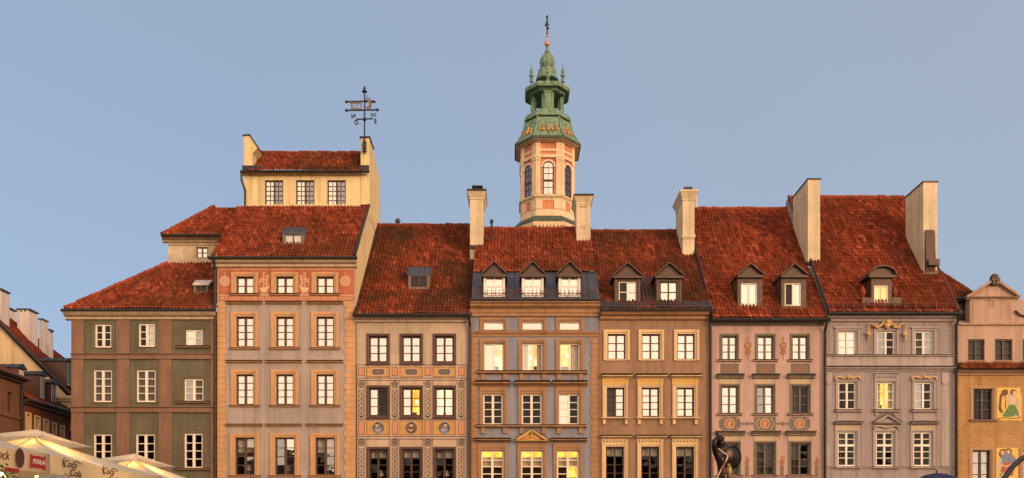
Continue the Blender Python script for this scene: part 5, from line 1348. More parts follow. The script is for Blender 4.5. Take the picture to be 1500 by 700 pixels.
def fpoly(mb, fa, pts, o0, o1, mi=0):
    a, ap, _ = fa; nx, ny, tx_, ty_ = math.cos(a), math.sin(a), -math.sin(a), math.cos(a); n = len(pts)
    ar = sum(pts[i][0] * pts[(i + 1) % n][1] - pts[(i + 1) % n][0] * pts[i][1] for i in range(n))
    if ar < 0: pts = pts[::-1]
    P = lambda u, o, z: (tx + nx * (ap + o) + tx_ * u, ty + ny * (ap + o) + ty_ * u, z)
    mb.add([P(u, o1, z) for u, z in pts] + [P(u, o0, z) for u, z in pts], [tuple(range(n)), tuple(range(2 * n - 1, n - 1, -1))] + [(i, i + n, (i + 1) % n + n, (i + 1) % n) for i in range(n)], mi)
mb = MB(); olathe(mb, [(40, 420), (40, 318), (37.5, 316), (37.5, 200)]); dr = mb.build('drum', 'tower_salmon', t_)
for pr_ in ([(44.6, 420), (44.6, 337), (43.5, 336.9), (43.5, 332.5), (45.6, 330), (46.6, 324.2)], [(38.0, 318), (38.0, 307)],
            [(38.0, 293.5), (38.6, 291), (40.3, 288.5), (41.2, 287.2), (41.2, 285.4), (38.3, 285)], [(38.2, 231.7), (40, 231), (40.4, 228.5), (38.2, 226.5)],
            [(38, 221.8), (38.4, 221.7), (38.4, 218.4), (38, 218)], [(38.2, 208.6), (40, 208), (42, 205.5), (45.6, 203.8), (46, 200.3), (40, 199.8)]):
    mb = MB(); olathe(mb, pr_); mb.build('cornice', 'tower_cream', dr)
mb = MB()
for fa in FAC:
    w_ = fa[2]; pw = .44 if w_ > 1 else .38
    for s_ in (-1, 1):
        a, b = sorted((s_ * w_ * 1.005, s_ * (w_ - pw))); fbox(mb, fa, a, b, 208.5, 285.5, -.02, .10); fbox(mb, fa, a - .03, b + .03, 280.5, 285.6, -.02, .15); fbox(mb, fa, a - .03, b + .03, 231.7, 235.5, -.02, .15)
        a, b = sorted((s_ * w_ * 1.005, s_ * (w_ - pw - .2))); fbox(mb, fa, a, b, 293.6, 306.9, -.02, .08)
mb.build('pilasters', 'tower_cream', dr)
for fa in FAC[:3] + FAC[-2:]:
    w_ = fa[2]; hw = .50 if w_ > 1 else .42; sp = TZ(245); zb = TZ(285.4)
    arch = lambda r_: [(-r_ * math.cos(t), sp + r_ * math.sin(t)) for t in [math.pi * i / 10 for i in range(11)]]
    mb = MB(); fpoly(mb, fa, [(-hw, zb)] + arch(hw) + [(hw, zb)], -.02, .03, 1)
    for i in range(10):
        A, B = arch(hw), arch(hw + .16); fpoly(mb, fa, [A[i], A[i + 1], B[i + 1], B[i]], -.02, .12, 2)
        A, B = arch(hw - .08), arch(hw); fpoly(mb, fa, [A[i], A[i + 1], B[i + 1], B[i]], -.02, .07, 0)
    for s_ in (-1, 1):
        a, b = sorted((s_ * hw, s_ * (hw - .08))); fbox(mb, fa, a, b, 245, 285.4, -.02, .07)
        a, b = sorted((s_ * (hw + .01), s_ * (hw + .17))); fbox(mb, fa, a, b, 245, 285.4, -.02, .08, 3); fbox(mb, fa, a, b + .02, 243.5, 246, -.02, .14, 2)
    for p in (246.5, 255, 264, 266, 275): fbox(mb, fa, -hw + .08, hw - .08, p, p + (1.4 if p == 264 else .7), -.02, .06)
    fbox(mb, fa, -.02, .02, 240, 285, -.02, .055)
    mb.build('arched_window', ['dark_wood', G['m'] if False else 'dark_pane', 'tower_cream', 'tower_salmon'], dr)
# reflecting panes
for fa in FAC[:2] + FAC[-1:]:
    hw = .40 if fa[2] > 1 else .32; mb = MB(); random.seed(int(fa[0] * 100))
    for p0, p1 in ((239, 246), (247, 254.6), (255.6, 263.6), (267, 274.6), (275.8, 284.8)):
        j = random.uniform(-.012, .012); fbox(mb, fa, -hw, hw, p0, p1, .02, .035)
    mb.build('pane', [G['b' if fa is FAC[0] else 'm']], dr)
for fa in FAC:
    mb = MB(); n = 7 if fa[2] > 1 else 5
    for i in range(n):
        u = -fa[2] + 2 * fa[2] * (i + .5) / n; fbox(mb, fa, u - .09, u + .09, 331.5, 336.8, .3, .58)
    mb.build('dentils', 'tower_cream', dr)
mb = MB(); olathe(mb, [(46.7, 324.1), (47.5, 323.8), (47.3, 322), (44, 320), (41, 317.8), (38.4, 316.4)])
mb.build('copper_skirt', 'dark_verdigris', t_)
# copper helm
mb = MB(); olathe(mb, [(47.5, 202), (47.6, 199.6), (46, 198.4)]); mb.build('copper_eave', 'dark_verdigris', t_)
mb = MB(); olathe(mb, [(46.5, 200), (43.5, 197), (39.5, 192), (36.6, 187), (34.8, 181), (33.6, 175), (31.6, 171.4), (28, 170.8), (32.8, 169.4), (33.6, 168.4), (33.6, 165.8), (31.0, 162), (28.5, 160.5), (20, 160)])
hl = mb.build('copper_helm', 'verdigris', t_)
mb = MB()
for (a, b), (c, e_) in zip(UO, UO[1:] + UO[:1]):
    for f_ in (0,):
        mb.tube([(tx + (a * (1 - f_) + c * f_) * r_ / S_, ty + (b * (1 - f_) + e_ * f_) * r_ / S_, TZ(p, r_)) for r_, p in ((46.6, 199.5), (43.6, 196.6), (39.6, 191.7), (36.7, 186.8), (34.9, 181), (33.7, 175), (32.5, 170.6))], .09, 5)
    for f_ in (.25, .5, .75):
        mb.tube([(tx + (a * (1 - f_) + c * f_) * r_ / S_, ty + (b * (1 - f_) + e_ * f_) * r_ / S_, TZ(p, r_)) for r_, p in ((46.6, 199.6), (43.6, 196.8), (39.6, 191.9), (36.7, 187), (34.9, 181))], .035, 4)
mb.build('ribs', 'verdigris', hl)
for k, (a, ap, hw) in enumerate(FAC):
    mb = MB()
    nx, ny, tx_, ty_ = math.cos(a), math.sin(a), -math.sin(a), math.cos(a)
    g = (34.6 if k % 2 == 0 else 34.6 * 1.044) / S_
    for u, h0, wd in ((-.78, 12, .16), (-.42, 9, .2), (0, 13.5, .24), (.42, 9, .2), (.78, 12, .16)):
        if k % 2 and abs(u) > .7: continue
        q = [Vector((tx + nx * (g + .1 + .02 * t) + tx_ * u, ty + ny * (g + .1 + .02 * t) + ty_ * u, TZ(193.5 - h0 * t, 38))) for t in (0, .3, .55, .8, 1)]
        for i_, p_ in enumerate(q): p_ += Vector((nx, ny, 0)) * (.34 * (1 - i_ / 4) ** 1.4)
        mb.tube(q, [wd * .35, wd * .65, wd * .35, wd * .45, .02], 6)
    mb.build('gilded_ornament', 'gilt', hl)
# open lantern on six piers
mb = MB(); zl0, zl1, zs = TZ(164, 22), TZ(129, 22), TZ(136.8, 20)
for k in range(4):
    fa = (R(-90 + 90 * k), 22 / S_, 0)
    fpoly(mb, fa, [(-.36, zl0), (.36, zl0), (.36, zl1), (-.36, zl1)], -.4, .06)
    fpoly(mb, fa, [(-.27, zl0 + .35), (.27, zl0 + .35), (.27, zl1 - .1), (-.27, zl1 - .1)], .0, .13)
    fpoly(mb, fa, [(-.42, zl0), (.42, zl0), (.42, zl0 + .3), (-.42, zl0 + .3)], -.4, .2); fpoly(mb, fa, [(-.4, zs - .05), (.4, zs - .05), (.4, zs + .09), (-.4, zs + .09)], -.4, .17)
    fa = (R(-45 + 90 * k), 19.4 / S_, 0); ro = .48; hwid = .76
    arch = [(-ro * math.cos(t), zs + ro * math.sin(t)) for t in [math.pi * i / 10 for i in range(11)]]
    arco = [(x * 1.28, zs + (z - zs) * 1.28) for x, z in arch]
    for i in range(10):
        fpoly(mb, fa, [arch[i], arch[i + 1], (arch[i + 1][0], zl1), (arch[i][0], zl1)], -.12, .03); fpoly(mb, fa, [arch[i], arch[i + 1], arco[i + 1], arco[i]], -.12, .1)
    for s_ in (-1, 1):
        l, r_ = sorted((s_ * ro, s_ * hwid)); fpoly(mb, fa, [(l, zl0), (r_, zl0), (r_, zl1), (l, zl1)], -.121, .03)
mb.build('lantern', 'verdigris', t_)
mb = MB(); olathe(mb, [(24, 133), (25.5, 130.5), (26.5, 127.5), (31.5, 125.5), (32.6, 121), (31.6, 119), (24, 121.5), (17, 122), (15.2, 119)]); mb.build('lantern_cornice', 'verdigris', t_)
mb = MB(); mb.lathe([(r_ / S_, TZ(p, 0)) for r_, p in ((17, 120), (15.5, 113.5), (13.8, 109), (13.2, 105), (8.6, 103.5), (7.6, 101), (9.2, 97.5), (10.2, 93), (9.6, 88), (7.2, 83.5), (4, 80), (3.2, 78.5), (4, 77), (2.4, 75), (1.8, 70.5), (2.3, 69.5), (1.2, 68.8))], tx, ty, 12)
bl = mb.build('onion_cap', 'verdigris', t_)
mb = MB()
for k in range(12):
    a = math.pi * k / 6; mb.tube([(tx + math.cos(a) * r_ / S_, ty + math.sin(a) * r_ / S_, TZ(p, 0)) for r_, p in ((8.7, 101), (9.6, 97.5), (10.5, 93), (9.9, 88), (7.5, 83.5), (4.2, 80))], .04, 4)
mb.build('ribs', 'verdigris', bl)
for a, b in ((0, -1), (1, 0), (0, 1), (-1, 0)):
    mb = MB(); mb.lathe([(r_ / S_, TZ(p, -b * 25)) for r_, p in ((2.6, 121), (2.8, 117), (1.5, 115), (3.2, 112.6), (3.6, 110.5), (1.4, 108.5), (2.4, 106.5), (2.7, 104.5), (1, 103), (1.6, 101.5), (.8, 99.5), (.3, 94.5))], tx + a * 23 / S_, ty + b * 23 / S_, 8); mb.build('finial', 'verdigris', t_)
mb = MB(); mb.ball((tx, ty, TZ(65, 0)), 3.7 / S_, n=10); mb.ball((tx, ty, TZ(53.5, 0)), 1.9 / S_); mb.lathe([(1.5 / S_, TZ(69, 0)), (.9 / S_, TZ(61, 0)), (.7 / S_, TZ(50, 0))], tx, ty, 8); mb.build('orb', 'copper_ball', t_)
mb = MB(); mb.tube([(tx, ty, TZ(52, 0)), (tx, ty, TZ(25, 0))], .07, 6)
mb.tube([(tx - .12, ty - .2, TZ(35.5, 0)), (tx + .16, ty + .2, TZ(35, 0))], .07, 6); mb.tube([(tx - .06, ty - .1, TZ(31, 0)), (tx + .08, ty + .1, TZ(31, 0))], .05, 6); mb.ball((tx, ty, TZ(25, 0)), .12); mb.ball((tx - .1, ty - .2, TZ(39.5, 0)), .13); mb.ball((tx + .1, ty - .1, TZ(43, 0)), .1); mb.build('cross', 'iron', t_)

#=VANE=
vd = 4.25
v_ = thing('weather_vane', 'iron weather vane with compass letters on the tall yellow firewall', 'weather vane', (X(534.5, vd), vd - .12, Z(203, vd)))
def vx(p): return X(p, vd)
def vz(p): return Z(p, vd)
yv = vd - .12; cx = vx(534.5)
mb = MB(); mb.tube([(cx, yv, vz(226)), (cx, yv, vz(134))], .045, 6); mb.lathe([(.02, vz(137.5)), (.17, vz(136.6)), (.05, vz(134)), (.09, vz(132)), (.01, vz(127.5))], cx, yv, 8)
for p in (211, 215, 219, 223): mb.ball((cx, yv, vz(p)), .12, 0, 6)
mb.build('pole', 'iron', v_)
mb = MB()
for p, a, b in ((151, 508, 537), (163.6, 508, 553.5)):
    mb.tube([(vx(a), yv, vz(p + .3)), (vx(b), yv, vz(p - .5))], .045, 6); mb.ball((vx(a), yv, vz(p + .3)), .09, 0, 6); mb.ball((vx(b), yv, vz(p - .5)), .09, 0, 6)
mb.build('crossbar', 'iron', v_)
mb = MB()
mb.poly([(vx(513), vz(152)), (vx(530), vz(152)), (vx(530), vz(153.6)), (vx(513), vz(153.6))], yv - .02, yv + .02); mb.poly([(vx(514), vz(160.6)), (vx(530), vz(160.6)), (vx(530), vz(163)), (vx(514), vz(163))], yv - .02, yv + .02)
mb.poly([(vx(529), vz(153.6)), (vx(530), vz(153.6)), (vx(530), vz(160.6)), (vx(529), vz(160.6))], yv - .02, yv + .02); mb.poly([(vx(513), vz(153.6)), (vx(515.4), vz(155)), (vx(514), vz(157)), (vx(516.4), vz(159)), (vx(514), vz(160.6)), (vx(517), vz(160.6)), (vx(517), vz(153.6))], yv - .02, yv + .02)
text_into(mb, '1953', .34, lambda c: (vx(523) - c.x * .95, yv + c.z, vz(157.1) + c.y * 1.0), 0)
mb.build('flag', 'taupe', v_)
mb = MB()
pts = [(541.5, 144.5), (543.4, 146.5), (543, 149), (545.5, 150), (548.5, 149.5), (549, 151), (545.5, 152), (544.6, 154), (545.4, 157), (543.5, 160.5), (539, 161.5), (536, 160), (535.6, 157.6), (538, 159), (540, 158), (540.4, 155), (539.6, 151.5), (537.6, 149), (536.6, 146), (538, 146.5), (540, 149), (540.6, 147)]
mb.poly([(vx(a), vz(b)) for a, b in pts], yv - .025, yv + .025); mb.tube([(vx(538.8), yv, vz(151)), (vx(538), yv, vz(142))], .03, 5); mb.lathe([(.02, vz(153.4)), (.16, vz(151.2)), (.02, vz(149))], vx(547.5), yv, 10)
mb.build('mermaid_figure', 'taupe', v_)
mb = MB(); ends = {'N': (518.3, 172.5), 'O': (522.5, 181.8), 'W': (547, 171.2), 'S': (550.3, 180.2)}
mb.tube([(vx(521), yv + .3, vz(173.6)), (vx(548), yv - .3, vz(179.6))], .035, 5); mb.tube([(vx(525), yv - .3, vz(180.6)), (vx(544.5), yv + .3, vz(172.6))], .035, 5); mb.ball((cx, yv, vz(176.9)), .12)
mb.build('compass_arms', 'iron', v_)
for ch, (a, b) in ends.items():
    mb = MB(); text_into(mb, ch, .36, lambda c, a=a, b=b: (vx(a) - c.x, yv + c.z * 4, vz(b) + c.y), 0, ext=.012); mb.build('compass_letter', 'iron', v_)

#=SQUARE=
# ---------------------------------------------------------------- parasols in a row, aligned with the square's side
PX0, PX1, PZ = -10.26, -7.3, 3.16
def parasol(label, y0, y1, marks=()):
    cx, cy = (PX0 + PX1) / 2, (y0 + y1) / 2
    p = thing('parasol', label, 'parasol', (cx, cy, 0), 'cafe parasols')
    za = PZ + .54; vh = .30
    def canopy(x0, x1, ya, yb, zb, zt, sag, nseg=10):
        vs, fs = [], []; n = nseg
        ring = []
        c = [(x0, ya), (x1, ya), (x1, yb), (x0, yb)]
        for i in range(4):
            for k in range(n): ring.append((c[i][0] + (c[(i + 1) % 4][0] - c[i][0]) * k / n, c[i][1] + (c[(i + 1) % 4][1] - c[i][1]) * k / n, k / n))
        m_ = len(ring); rows = 7
        mx, my = (x0 + x1) / 2, (ya + yb) / 2
        for r_ in range(rows + 1):
            t = r_ / rows
            for (x, y, k) in ring:
                s_ = sag * math.sin(math.pi * t) * math.sin(math.pi * k)
                e_ = sag * .7 * math.sin(math.pi * k) * (1 - t)
                vs.append((x + (mx - x) * t * .97, y + (my - y) * t * .97, zb + (zt - zb) * t ** 1.12 - s_ - e_))
        for r_ in range(rows):
            for k in range(m_): fs.append((r_ * m_ + k, r_ * m_ + (k + 1) % m_, (r_ + 1) * m_ + (k + 1) % m_, (r_ + 1) * m_ + k))
        return vs, fs, ring, m_
    vs, fs, ring, m_ = canopy(PX0, PX1, y0, y1, PZ, za, .06)
    mb = MB(); mb.add(vs, fs); cn = mb.build('canopy', 'parasol_cloth', p, smooth=True)
    vs2, fs2, _, _ = canopy(cx - .62, cx + .62, cy - .85, cy + .85, za - .06, za + .16, .02, 6)
    mb = MB(); mb.add(vs2, fs2); mb.build('vent_cap', 'parasol_cloth', p, smooth=True)
    mb = MB(); lo = len(ring)
    v2 = []
    for i, (x, y, k) in enumerate(ring):
        zt = PZ - .06 * .7 * math.sin(math.pi * k)
        for t in (0, .5, 1): v2.append((x + (.02 * math.sin(i * 1.7) if t else 0) * t, y + .02 * math.cos(i * 2.3) * t, zt - vh * t + (.012 * math.sin(i * 2.1) if t == 1 else 0)))
    f2 = []
    for i in range(m_):
        j = (i + 1) % m_
        for q in (0, 1): f2.append((i * 3 + q, i * 3 + q + 1, j * 3 + q + 1, j * 3 + q))
    mb.add(v2, f2); vl = mb.build('valance', 'parasol_valance', p, smooth=True)
    mb = MB(); mb.tube([(cx, cy, 0), (cx, cy, za + .1)], .035, 8); mb.lathe([(.34, 0), (.34, .08), (.06, .12), (.05, .4)], cx, cy, 12); mb.build('pole', 'white_wood', p)
    mb = MB()
    for x, y in ((PX0, y0), (PX1, y0), (PX1, y1), (PX0, y1), (cx, y0), (cx, y1), (PX0, cy), (PX1, cy)):
        mb.tube([(cx, cy, za - .06), (x + (cx - x) * .02, y + (cy - y) * .02, PZ - (.07 if x == cx or y == cy else .02))], .016, 5)
    mb.build('ribs', 'white_wood', p)
    mb = MB(); mb.ball((cx + .2, cy, 3.36), .05); mb.tube([(cx, cy, 3.45), (cx + .2, cy, 3.42)], .015, 5); lp = mb.build('lamp', 'lamp_glow', p)
    li = bpy.data.lights.new('lamp_light', 'POINT'); li.energy = 52; li.color = (1, .58, .2); li.shadow_soft_size = .08
    lo_ = bpy.data.objects.new('lamp_light', li); C.objects.link(lo_); lo_.parent = p; lo_.location = Vector((cx + .2, cy, 3.28)) - WL[p.name]
    for fn in marks: fn(p, vl)
    return p
def on_side(y, z, scale=1.0):          # text laid on the +x valance, reading towards +y
    return lambda c: (PX1 + .035 + c.z, y + c.x * scale, z + c.y)
def script_logo(y):
    def f(p, vl):
        mb = MB(); zc = PZ - .17
        text_into(mb, 'Coca', .17, on_side(y - .05, zc + .065, 1.15), shear=.35, ext=.003); text_into(mb, 'Cola', .17, on_side(y + .12, zc - .07, 1.15), shear=.35, ext=.003)
        mb.tube([(PX1 + .036, y - .24 + .05 * k, zc - .12 + .02 * math.sin(k * 1.6)) for k in range(6)], .008, 4)
        mb.tube([(PX1 + .036, y - .22, zc + .0), (PX1 + .036, y - .26, zc + .09), (PX1 + .036, y - .22, zc + .15)], .01, 4); mb.tube([(PX1 + .036, y + .06, zc + .1), (PX1 + .036, y + .16, zc + .14), (PX1 + .036, y + .3, zc + .1)], .009, 4)
        mb.build('script_lettering', 'black_print', vl)
    return f
def red_logo(y):
    def f(p, vl):
        mb = MB(); zc = PZ - .165; x = PX1 + .03
        pts = [(-.21, -.10), (-.2, .11), (-.12, .085), (.0, .1), (.12, .09), (.21, .115), (.19, 0), (.21, -.11), (.1, -.085), (-.1, -.09)]
        mb.poly(pts, 0, .006); mb.v = [(x + b, y + a, zc + c) for a, b, c in mb.v]
        text_into(mb, 'PERŁA', .105, lambda c: (x + .012 + c.z, y + c.x * 1.12, zc + c.y), 1, shear=.2, ext=.003)
        mb.build('red_badge', ['red_print', 'white_print'], vl)
    return f
def oval_logo(y):
    def f(p, vl):
        mb = MB(); zc = PZ - .15; x = PX1 + .03
        mb.poly([(.11 * math.cos(t) , .145 * math.sin(t)) for t in [2 * math.pi * k / 24 for k in range(24)]], 0, .006); mb.v = [(x + b, y + a, zc + c) for a, b, c in mb.v]
        mb.build('brown_oval', 'brown_ink', vl)
        mb = MB(); text_into(mb, 'Tadinock', .19, on_side(y - .62, zc + .0, 1.0), shear=.3, ext=.003); mb.build('script_lettering', 'brown_ink', vl)
        mb = MB(); mb.box(PX1 - .02, PX1 - .008, y - .3, y + .05, PZ - .37, PZ - .31); mb.build('red_label', 'red_print', vl)
        mb = MB(); text_into(mb, 'oliva', .24, lambda c: (PX0 + .05 + c.z, y - .55 - c.x, PZ - .16 + c.y), shear=.35, ext=.003); mb.build('script_lettering', 'brown_ink', vl)
    return f
parasol('nearest cream parasol with a brown oval and a red badge on its valance', 9.3 - D, 13.1 - D, (oval_logo(12.25 - D), red_logo(12.72 - D)))
parasol('middle cream parasol with two black script logos on its valance', 13.3 - D, 17.3 - D, (script_logo(13.68 - D), script_logo(14.98 - D)))
parasol('farthest cream parasol peaking before the olive house window', 17.5 - D, 21.1 - D, ())

# ---------------------------------------------------------------- mermaid statue on its column
SD = 20.0; sy = SD - D
def sp(px, py, o=0.0): return Vector(((px - 750) / F * SD, sy + o, EYE + (800 - py) / F * SD))
st_ = thing('statue', 'dark bronze statue of a woman raising one arm and holding a round shield', 'statue', (sp(1058, 700).x, sy, 0))
def skin(name, joints, edges, mat, parent, sub=2, root=0):
    me = bpy.data.meshes.new(name); me.from_pydata([j[0] for j in joints], edges, [])
    o = bpy.data.objects.new('tmp', me); C.objects.link(o)
    m_ = o.modifiers.new('s', 'SKIN'); 
    for i, j in enumerate(joints):
        me.skin_vertices[0].data[i].radius = (j[1], j[1] if len(j) < 3 else j[2]); me.skin_vertices[0].data[i].use_root = (i == root)
    m_.use_smooth_shade = True
    s_ = o.modifiers.new('ss', 'SUBSURF'); s_.levels = sub; s_.render_levels = sub
    dg = bpy.context.evaluated_depsgraph_get()
    m2 = bpy.data.meshes.new_from_object(o.evaluated_get(dg)); bpy.data.objects.remove(o)
    mb = MB(); mb.v = [tuple(v.co) for v in m2.vertices]; mb.f = [tuple(p.vertices) for p in m2.polygons]; mb.mi = [0] * len(mb.f)
    return mb.build(name, mat, parent, smooth=True)
J = [(sp(1060, 704), .17, .15), (sp(1057.5, 686), .125, .11), (sp(1056.5, 675), .165, .12), (sp(1055.8, 666), .185, .12), (sp(1055, 660.5), .085), (sp(1055, 655.5), .065), (sp(1055.2, 648), .125, .13), (sp(1055.5, 642), .10),
     (sp(1047.6, 662.5, -.06), .085), (sp(1042.6, 653.5, -.2), .06), (sp(1045.6, 644.5, -.2), .045), (sp(1050.4, 637.6, -.08), .034),
     (sp(1064.5, 664, .12), .08), (sp(1068.5, 676, .2), .058), (sp(1074, 671, .1), .04),
     (sp(1060, 722), .2, .17), (sp(1057, 745), .17), (sp(1050, 765), .12), (sp(1056, 782), .09), (sp(1068, 776), .06), (sp(1072, 764), .045)]
E_ = [(0, 1), (1, 2), (2, 3), (3, 4), (4, 5), (5, 6), (6, 7), (3, 8), (8, 9), (9, 10), (10, 11), (3, 12), (12, 13), (13, 14), (0, 15), (15, 16), (16, 17), (17, 18), (18, 19), (19, 20)]
bd = skin('body', J, E_, 'bronze', st_)
mb = MB(); f0 = sp(1060.3, 648.4)     # face in profile: brow, nose, lips, chin
prof = [(1058.2, 641.5), (1060, 643.6), (1060.6, 645.6), (1062.2, 649), (1060.8, 650), (1061.4, 651.2), (1060.7, 652), (1061, 653.2), (1059.8, 655.2), (1056.5, 655.4), (1056, 644)]
mb.poly([(sp(a, b).x, sp(a, b).z) for a, b in prof], sy - .05, sy + .05); mb.build('face', 'bronze', st_, smooth=False)
mb = MB(); c = sp(1048, 648, .02)
mb.ball(sp(1049.5, 647, .06), .10, 0, 10, (1, .9, 1.1)); mb.ball(sp(1052.6, 644.4, .02), .12, 0, 10); mb.tube([sp(1059.5, 641.5), sp(1056, 639.6), sp(1052, 640.6), sp(1049, 645, .08), sp(1048.5, 651, .08)], [.04, .06, .06, .05, .04], 8); mb.tube([sp(1059, 641.5, -.1), sp(1054, 643, -.14), sp(1050, 648, -.12)], [.03, .045, .03], 8)
mb.build('hair', 'bronze', st_, smooth=True)
mb = MB()   # round convex shield
ax1 = (sp(1081, 677.5) - sp(1067.5, 659)).normalized(); nrm = Vector((.42, -.80, -.1)).normalized(); ax1 = (ax1 - nrm * ax1.dot(nrm)).normalized(); ax2 = nrm.cross(ax1)
cs = sp(1073.2, 669.4, .05); rings = 7; n = 28; vs = []
for r_ in range(rings + 1):
    t = r_ / rings
    for k in range(n):
        a = 2 * math.pi * k / n; vs.append(cs + (ax1 * math.cos(a) * .285 + ax2 * math.sin(a) * .275) * t + nrm * (.07 * (1 - t * t)))
for k in range(n):
    a = 2 * math.pi * k / n; vs.append(cs + ax1 * math.cos(a) * .292 + ax2 * math.sin(a) * .282 - nrm * .03)
fs = []
for r_ in range(rings + 1):
    for k in range(n): fs.append((r_ * n + k, r_ * n + (k + 1) % n, (r_ + 1) * n + (k + 1) % n, (r_ + 1) * n + k))
fs.append(tuple(range((rings + 2) * n - 1, (rings + 1) * n - 1, -1)))
mb.add(vs, fs); sh = mb.build('shield', 'bronze', st_, smooth=True)
mb = MB(); mb.tube([cs + (ax1 * math.cos(a) * .28 + ax2 * math.sin(a) * .27) + nrm * .012 for a in [2 * math.pi * k / n for k in range(n + 1)]], .014, 5); mb.ball(cs + nrm * .07, .035); mb.build('shield_rim', 'bronze', sh, smooth=True)
mb = MB(); mb.tube([sp(1050.2, 640, -.03), sp(1049.6, 632.5, -.06)], .016, 6); mb.tube([sp(1047.6, 636.6, -.05), sp(1053.2, 636, -.02)], .014, 6); mb.build('sword_hilt', 'bronze', st_)
def torso_strip(pts, mi_, o):  # thin flat strip laid across the torso
    mb = MB(); w_ = .014
    for (a, b) in zip(pts[:-1], pts[1:]):
        dv = (b - a).normalized(); sd = dv.cross(Vector((0, -1, 0))).normalized() * w_
        mb.add([a + sd, b + sd, b - sd, a - sd, a + sd + Vector((0, .012, 0)), b + sd + Vector((0, .012, 0)), b - sd + Vector((0, .012, 0)), a - sd + Vector((0, .012, 0))], [(0, 1, 2, 3), (7, 6, 5, 4), (0, 4, 5, 1), (2, 6, 7, 3), (1, 5, 6, 2), (0, 3, 7, 4)])
    return mb
mb = torso_strip([sp(1050, 657, -.14), sp(1054, 661, -.19), sp(1058.5, 664.5, -.2), sp(1064.5, 667, -.12)], 0, 0); mb.build('torso_strip', 'pale_pink', st_)
mb = torso_strip([sp(1064.5, 667, -.13), sp(1061, 675, -.2), sp(1055, 685, -.19), sp(1049.5, 696, -.2), sp(1047, 704, -.2)], 0, 0); mb.build('torso_strip', 'pale_pink', st_)
mb = torso_strip([sp(1064, 669.4, -.135), sp(1060, 677.3, -.205), sp(1054, 687.5, -.195)], 0, 0); mb.build('torso_strip', 'dull_red', st_)
mb = MB(); mb.ball(sp(1066.5, 690, -.05), .10, 0, 10, (.85, .8, 2.0)); mb.ball(sp(1065.6, 682, -.08), .05, 0, 8); mb.build('drapery', 'bronze_worn', st_, smooth=True)
mb = MB(); q = sp(1058, 700); mb.lathe([(.75, 0), (.75, .25), (.6, .3), (.52, .5), (.5, 1.2), (.6, 1.28), (.66, 1.42), (.4, 1.5), (.34, 1.75)], q.x, sy, 16); mb.build('pedestal', 'cream_stone', st_)

# ---------------------------------------------------------------- small foreground things
pl = thing('potted_bush', 'leafy bush in the bottom left corner before the lit parasol', 'plant', (-4.93, -37.2, 0))
mb = MB(); rnd = random.Random(3); bx_, by_, bz_ = -4.93, -37.2, 2.3
for k in range(420):
    v = Vector((rnd.gauss(0, .11), rnd.gauss(0, .13), rnd.gauss(0, .13)))
    if v.length > .26: continue
    c = Vector((bx_, by_, bz_)) + v; a = Vector((rnd.gauss(0, 1), rnd.gauss(0, 1), rnd.gauss(0, 1))).normalized(); b = a.orthogonal().normalized()
    s_ = rnd.uniform(.018, .034); mb.add([c - a * s_, c + b * s_ * .5, c + a * s_, c - b * s_ * .5], [(0, 1, 2, 3)])
mb.build('foliage', 'leaf_green', pl)
mb = MB(); mb.tube([(bx_, by_, .5), (bx_ + .02, by_, 1.6), (bx_, by_, 2.3)], [.03, .025, .012], 6); mb.build('stem', 'brown_wood', pl)
mb = MB(); mb.lathe([(.16, 0), (.24, .5), (.26, .52), (.22, .5), (.2, .45)], bx_, by_, 14); mb.build('pot', 'terracotta_pot', pl)
lm = thing('lamp', 'bright round cafe lamp behind the bush in the bottom left corner', 'lamp', (-5.0, -36.9, 0))
mb = MB(); mb.tube([(-5.0, -36.9, 0), (-5.0, -36.9, 2.36)], .02, 6); mb.lathe([(.16, 0), (.16, .04), (.03, .07)], -5.0, -36.9, 12); mb.build('post', 'iron', lm)
mb = MB(); mb.ball((-5.0, -36.9, 2.38), .05, 0, 10); mb.build('globe', 'lamp_glow', lm)
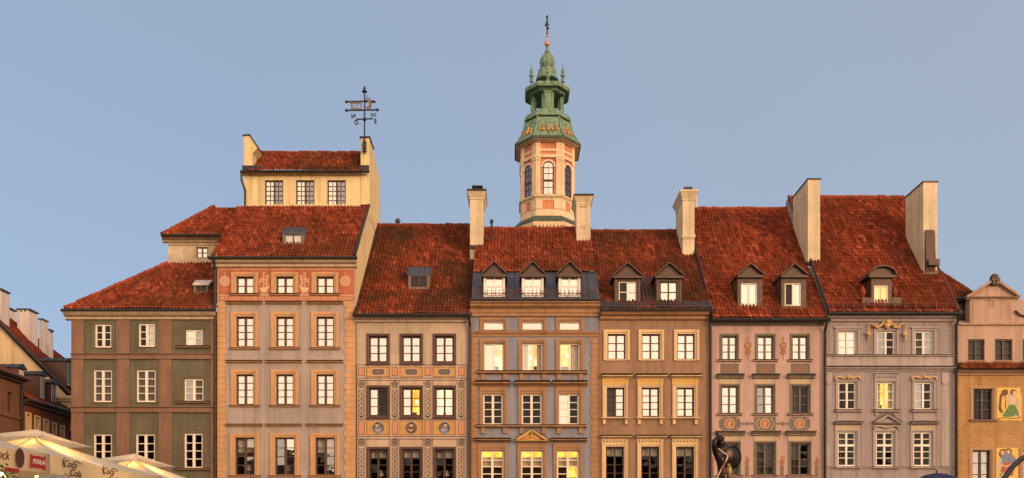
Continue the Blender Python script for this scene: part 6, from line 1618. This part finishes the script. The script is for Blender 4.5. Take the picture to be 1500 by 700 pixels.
um = thing('blue_blur', 'added dark blue dome in place of a blurred ghost at the bottom edge below the greige house', 'blue_blur', ((1372 - 750) / F * 12, 12 - D, 0))  # dome and shaft added in place of a blurred foreground ghost shape
ux, uy = (1372 - 750) / F * 12, 12 - D; zt = EYE + (800 - 692) / F * 12
mb = MB(); mb.lathe([(.40, zt - .2), (.36, zt - .15), (.27, zt - .075), (.15, zt - .025), (.02, zt)], ux, uy, 8, R(10)); mb.build('canopy', 'dark_blue', um)
mb = MB(); mb.tube([(ux, uy, zt + .04), (ux, uy, zt - .9)], .012, 6); mb.build('shaft', 'iron', um)
br = thing('lamp_bracket', 'curved dark iron bracket crossing the bottom right corner', 'bracket', ((1480 - 750) / F * 8, 8 - D, 0))
q = lambda px, py: Vector(((px - 750) / F * 8, 8 - D, EYE + (800 - py) / F * 8))
mb = MB(); mb.tube([q(1458, 740), q(1464, 716), q(1472, 699), q(1482, 684), (q(1493, 674)), q(1506, 666), q(1520, 662), q(1535, 664)], .026, 8); mb.build('arm', 'iron', br)
mb = MB(); b0 = q(1458, 740); mb.tube([b0, Vector((b0.x, b0.y, 0))], .032, 8); mb.lathe([(.12, 0), (.12, .05), (.05, .1), (.04, .3)], b0.x, b0.y, 10); mb.build('post', 'iron', br)
# houses closing the far side of the square, behind the viewer; they show in the lower panes
hr = MB(); x = -60; rnd = random.Random(5)
while x < 60:
    w_ = rnd.uniform(6.5, 9.5); ze = rnd.uniform(11.5, 13.5); zr = ze + rnd.uniform(3, 4.5)
    prof = [(-86, 0), (-86, ze), (-90, zr), (-94, ze), (-94, 0)]
    vs = [(x, y, z) for y, z in prof] + [(x + w_ - .02, y, z) for y, z in prof]
    hr.add(vs, [(0, 1, 2, 3, 4), (9, 8, 7, 6, 5), (0, 5, 6, 1), (1, 6, 7, 2), (2, 7, 8, 3), (3, 8, 9, 4)], rnd.randint(0, 2))
    c = x + w_ * rnd.uniform(.2, .8); hr.box(c, c + .8, -91, -89.8, zr - 1, zr + 1.6, 1); x += w_
tag(hr.build('house_row', ['umber_plaster', 'brick_brown', 'greige_plaster']), 'row of houses closing the far side of the square behind the viewer', 'house row', kind='stuff')
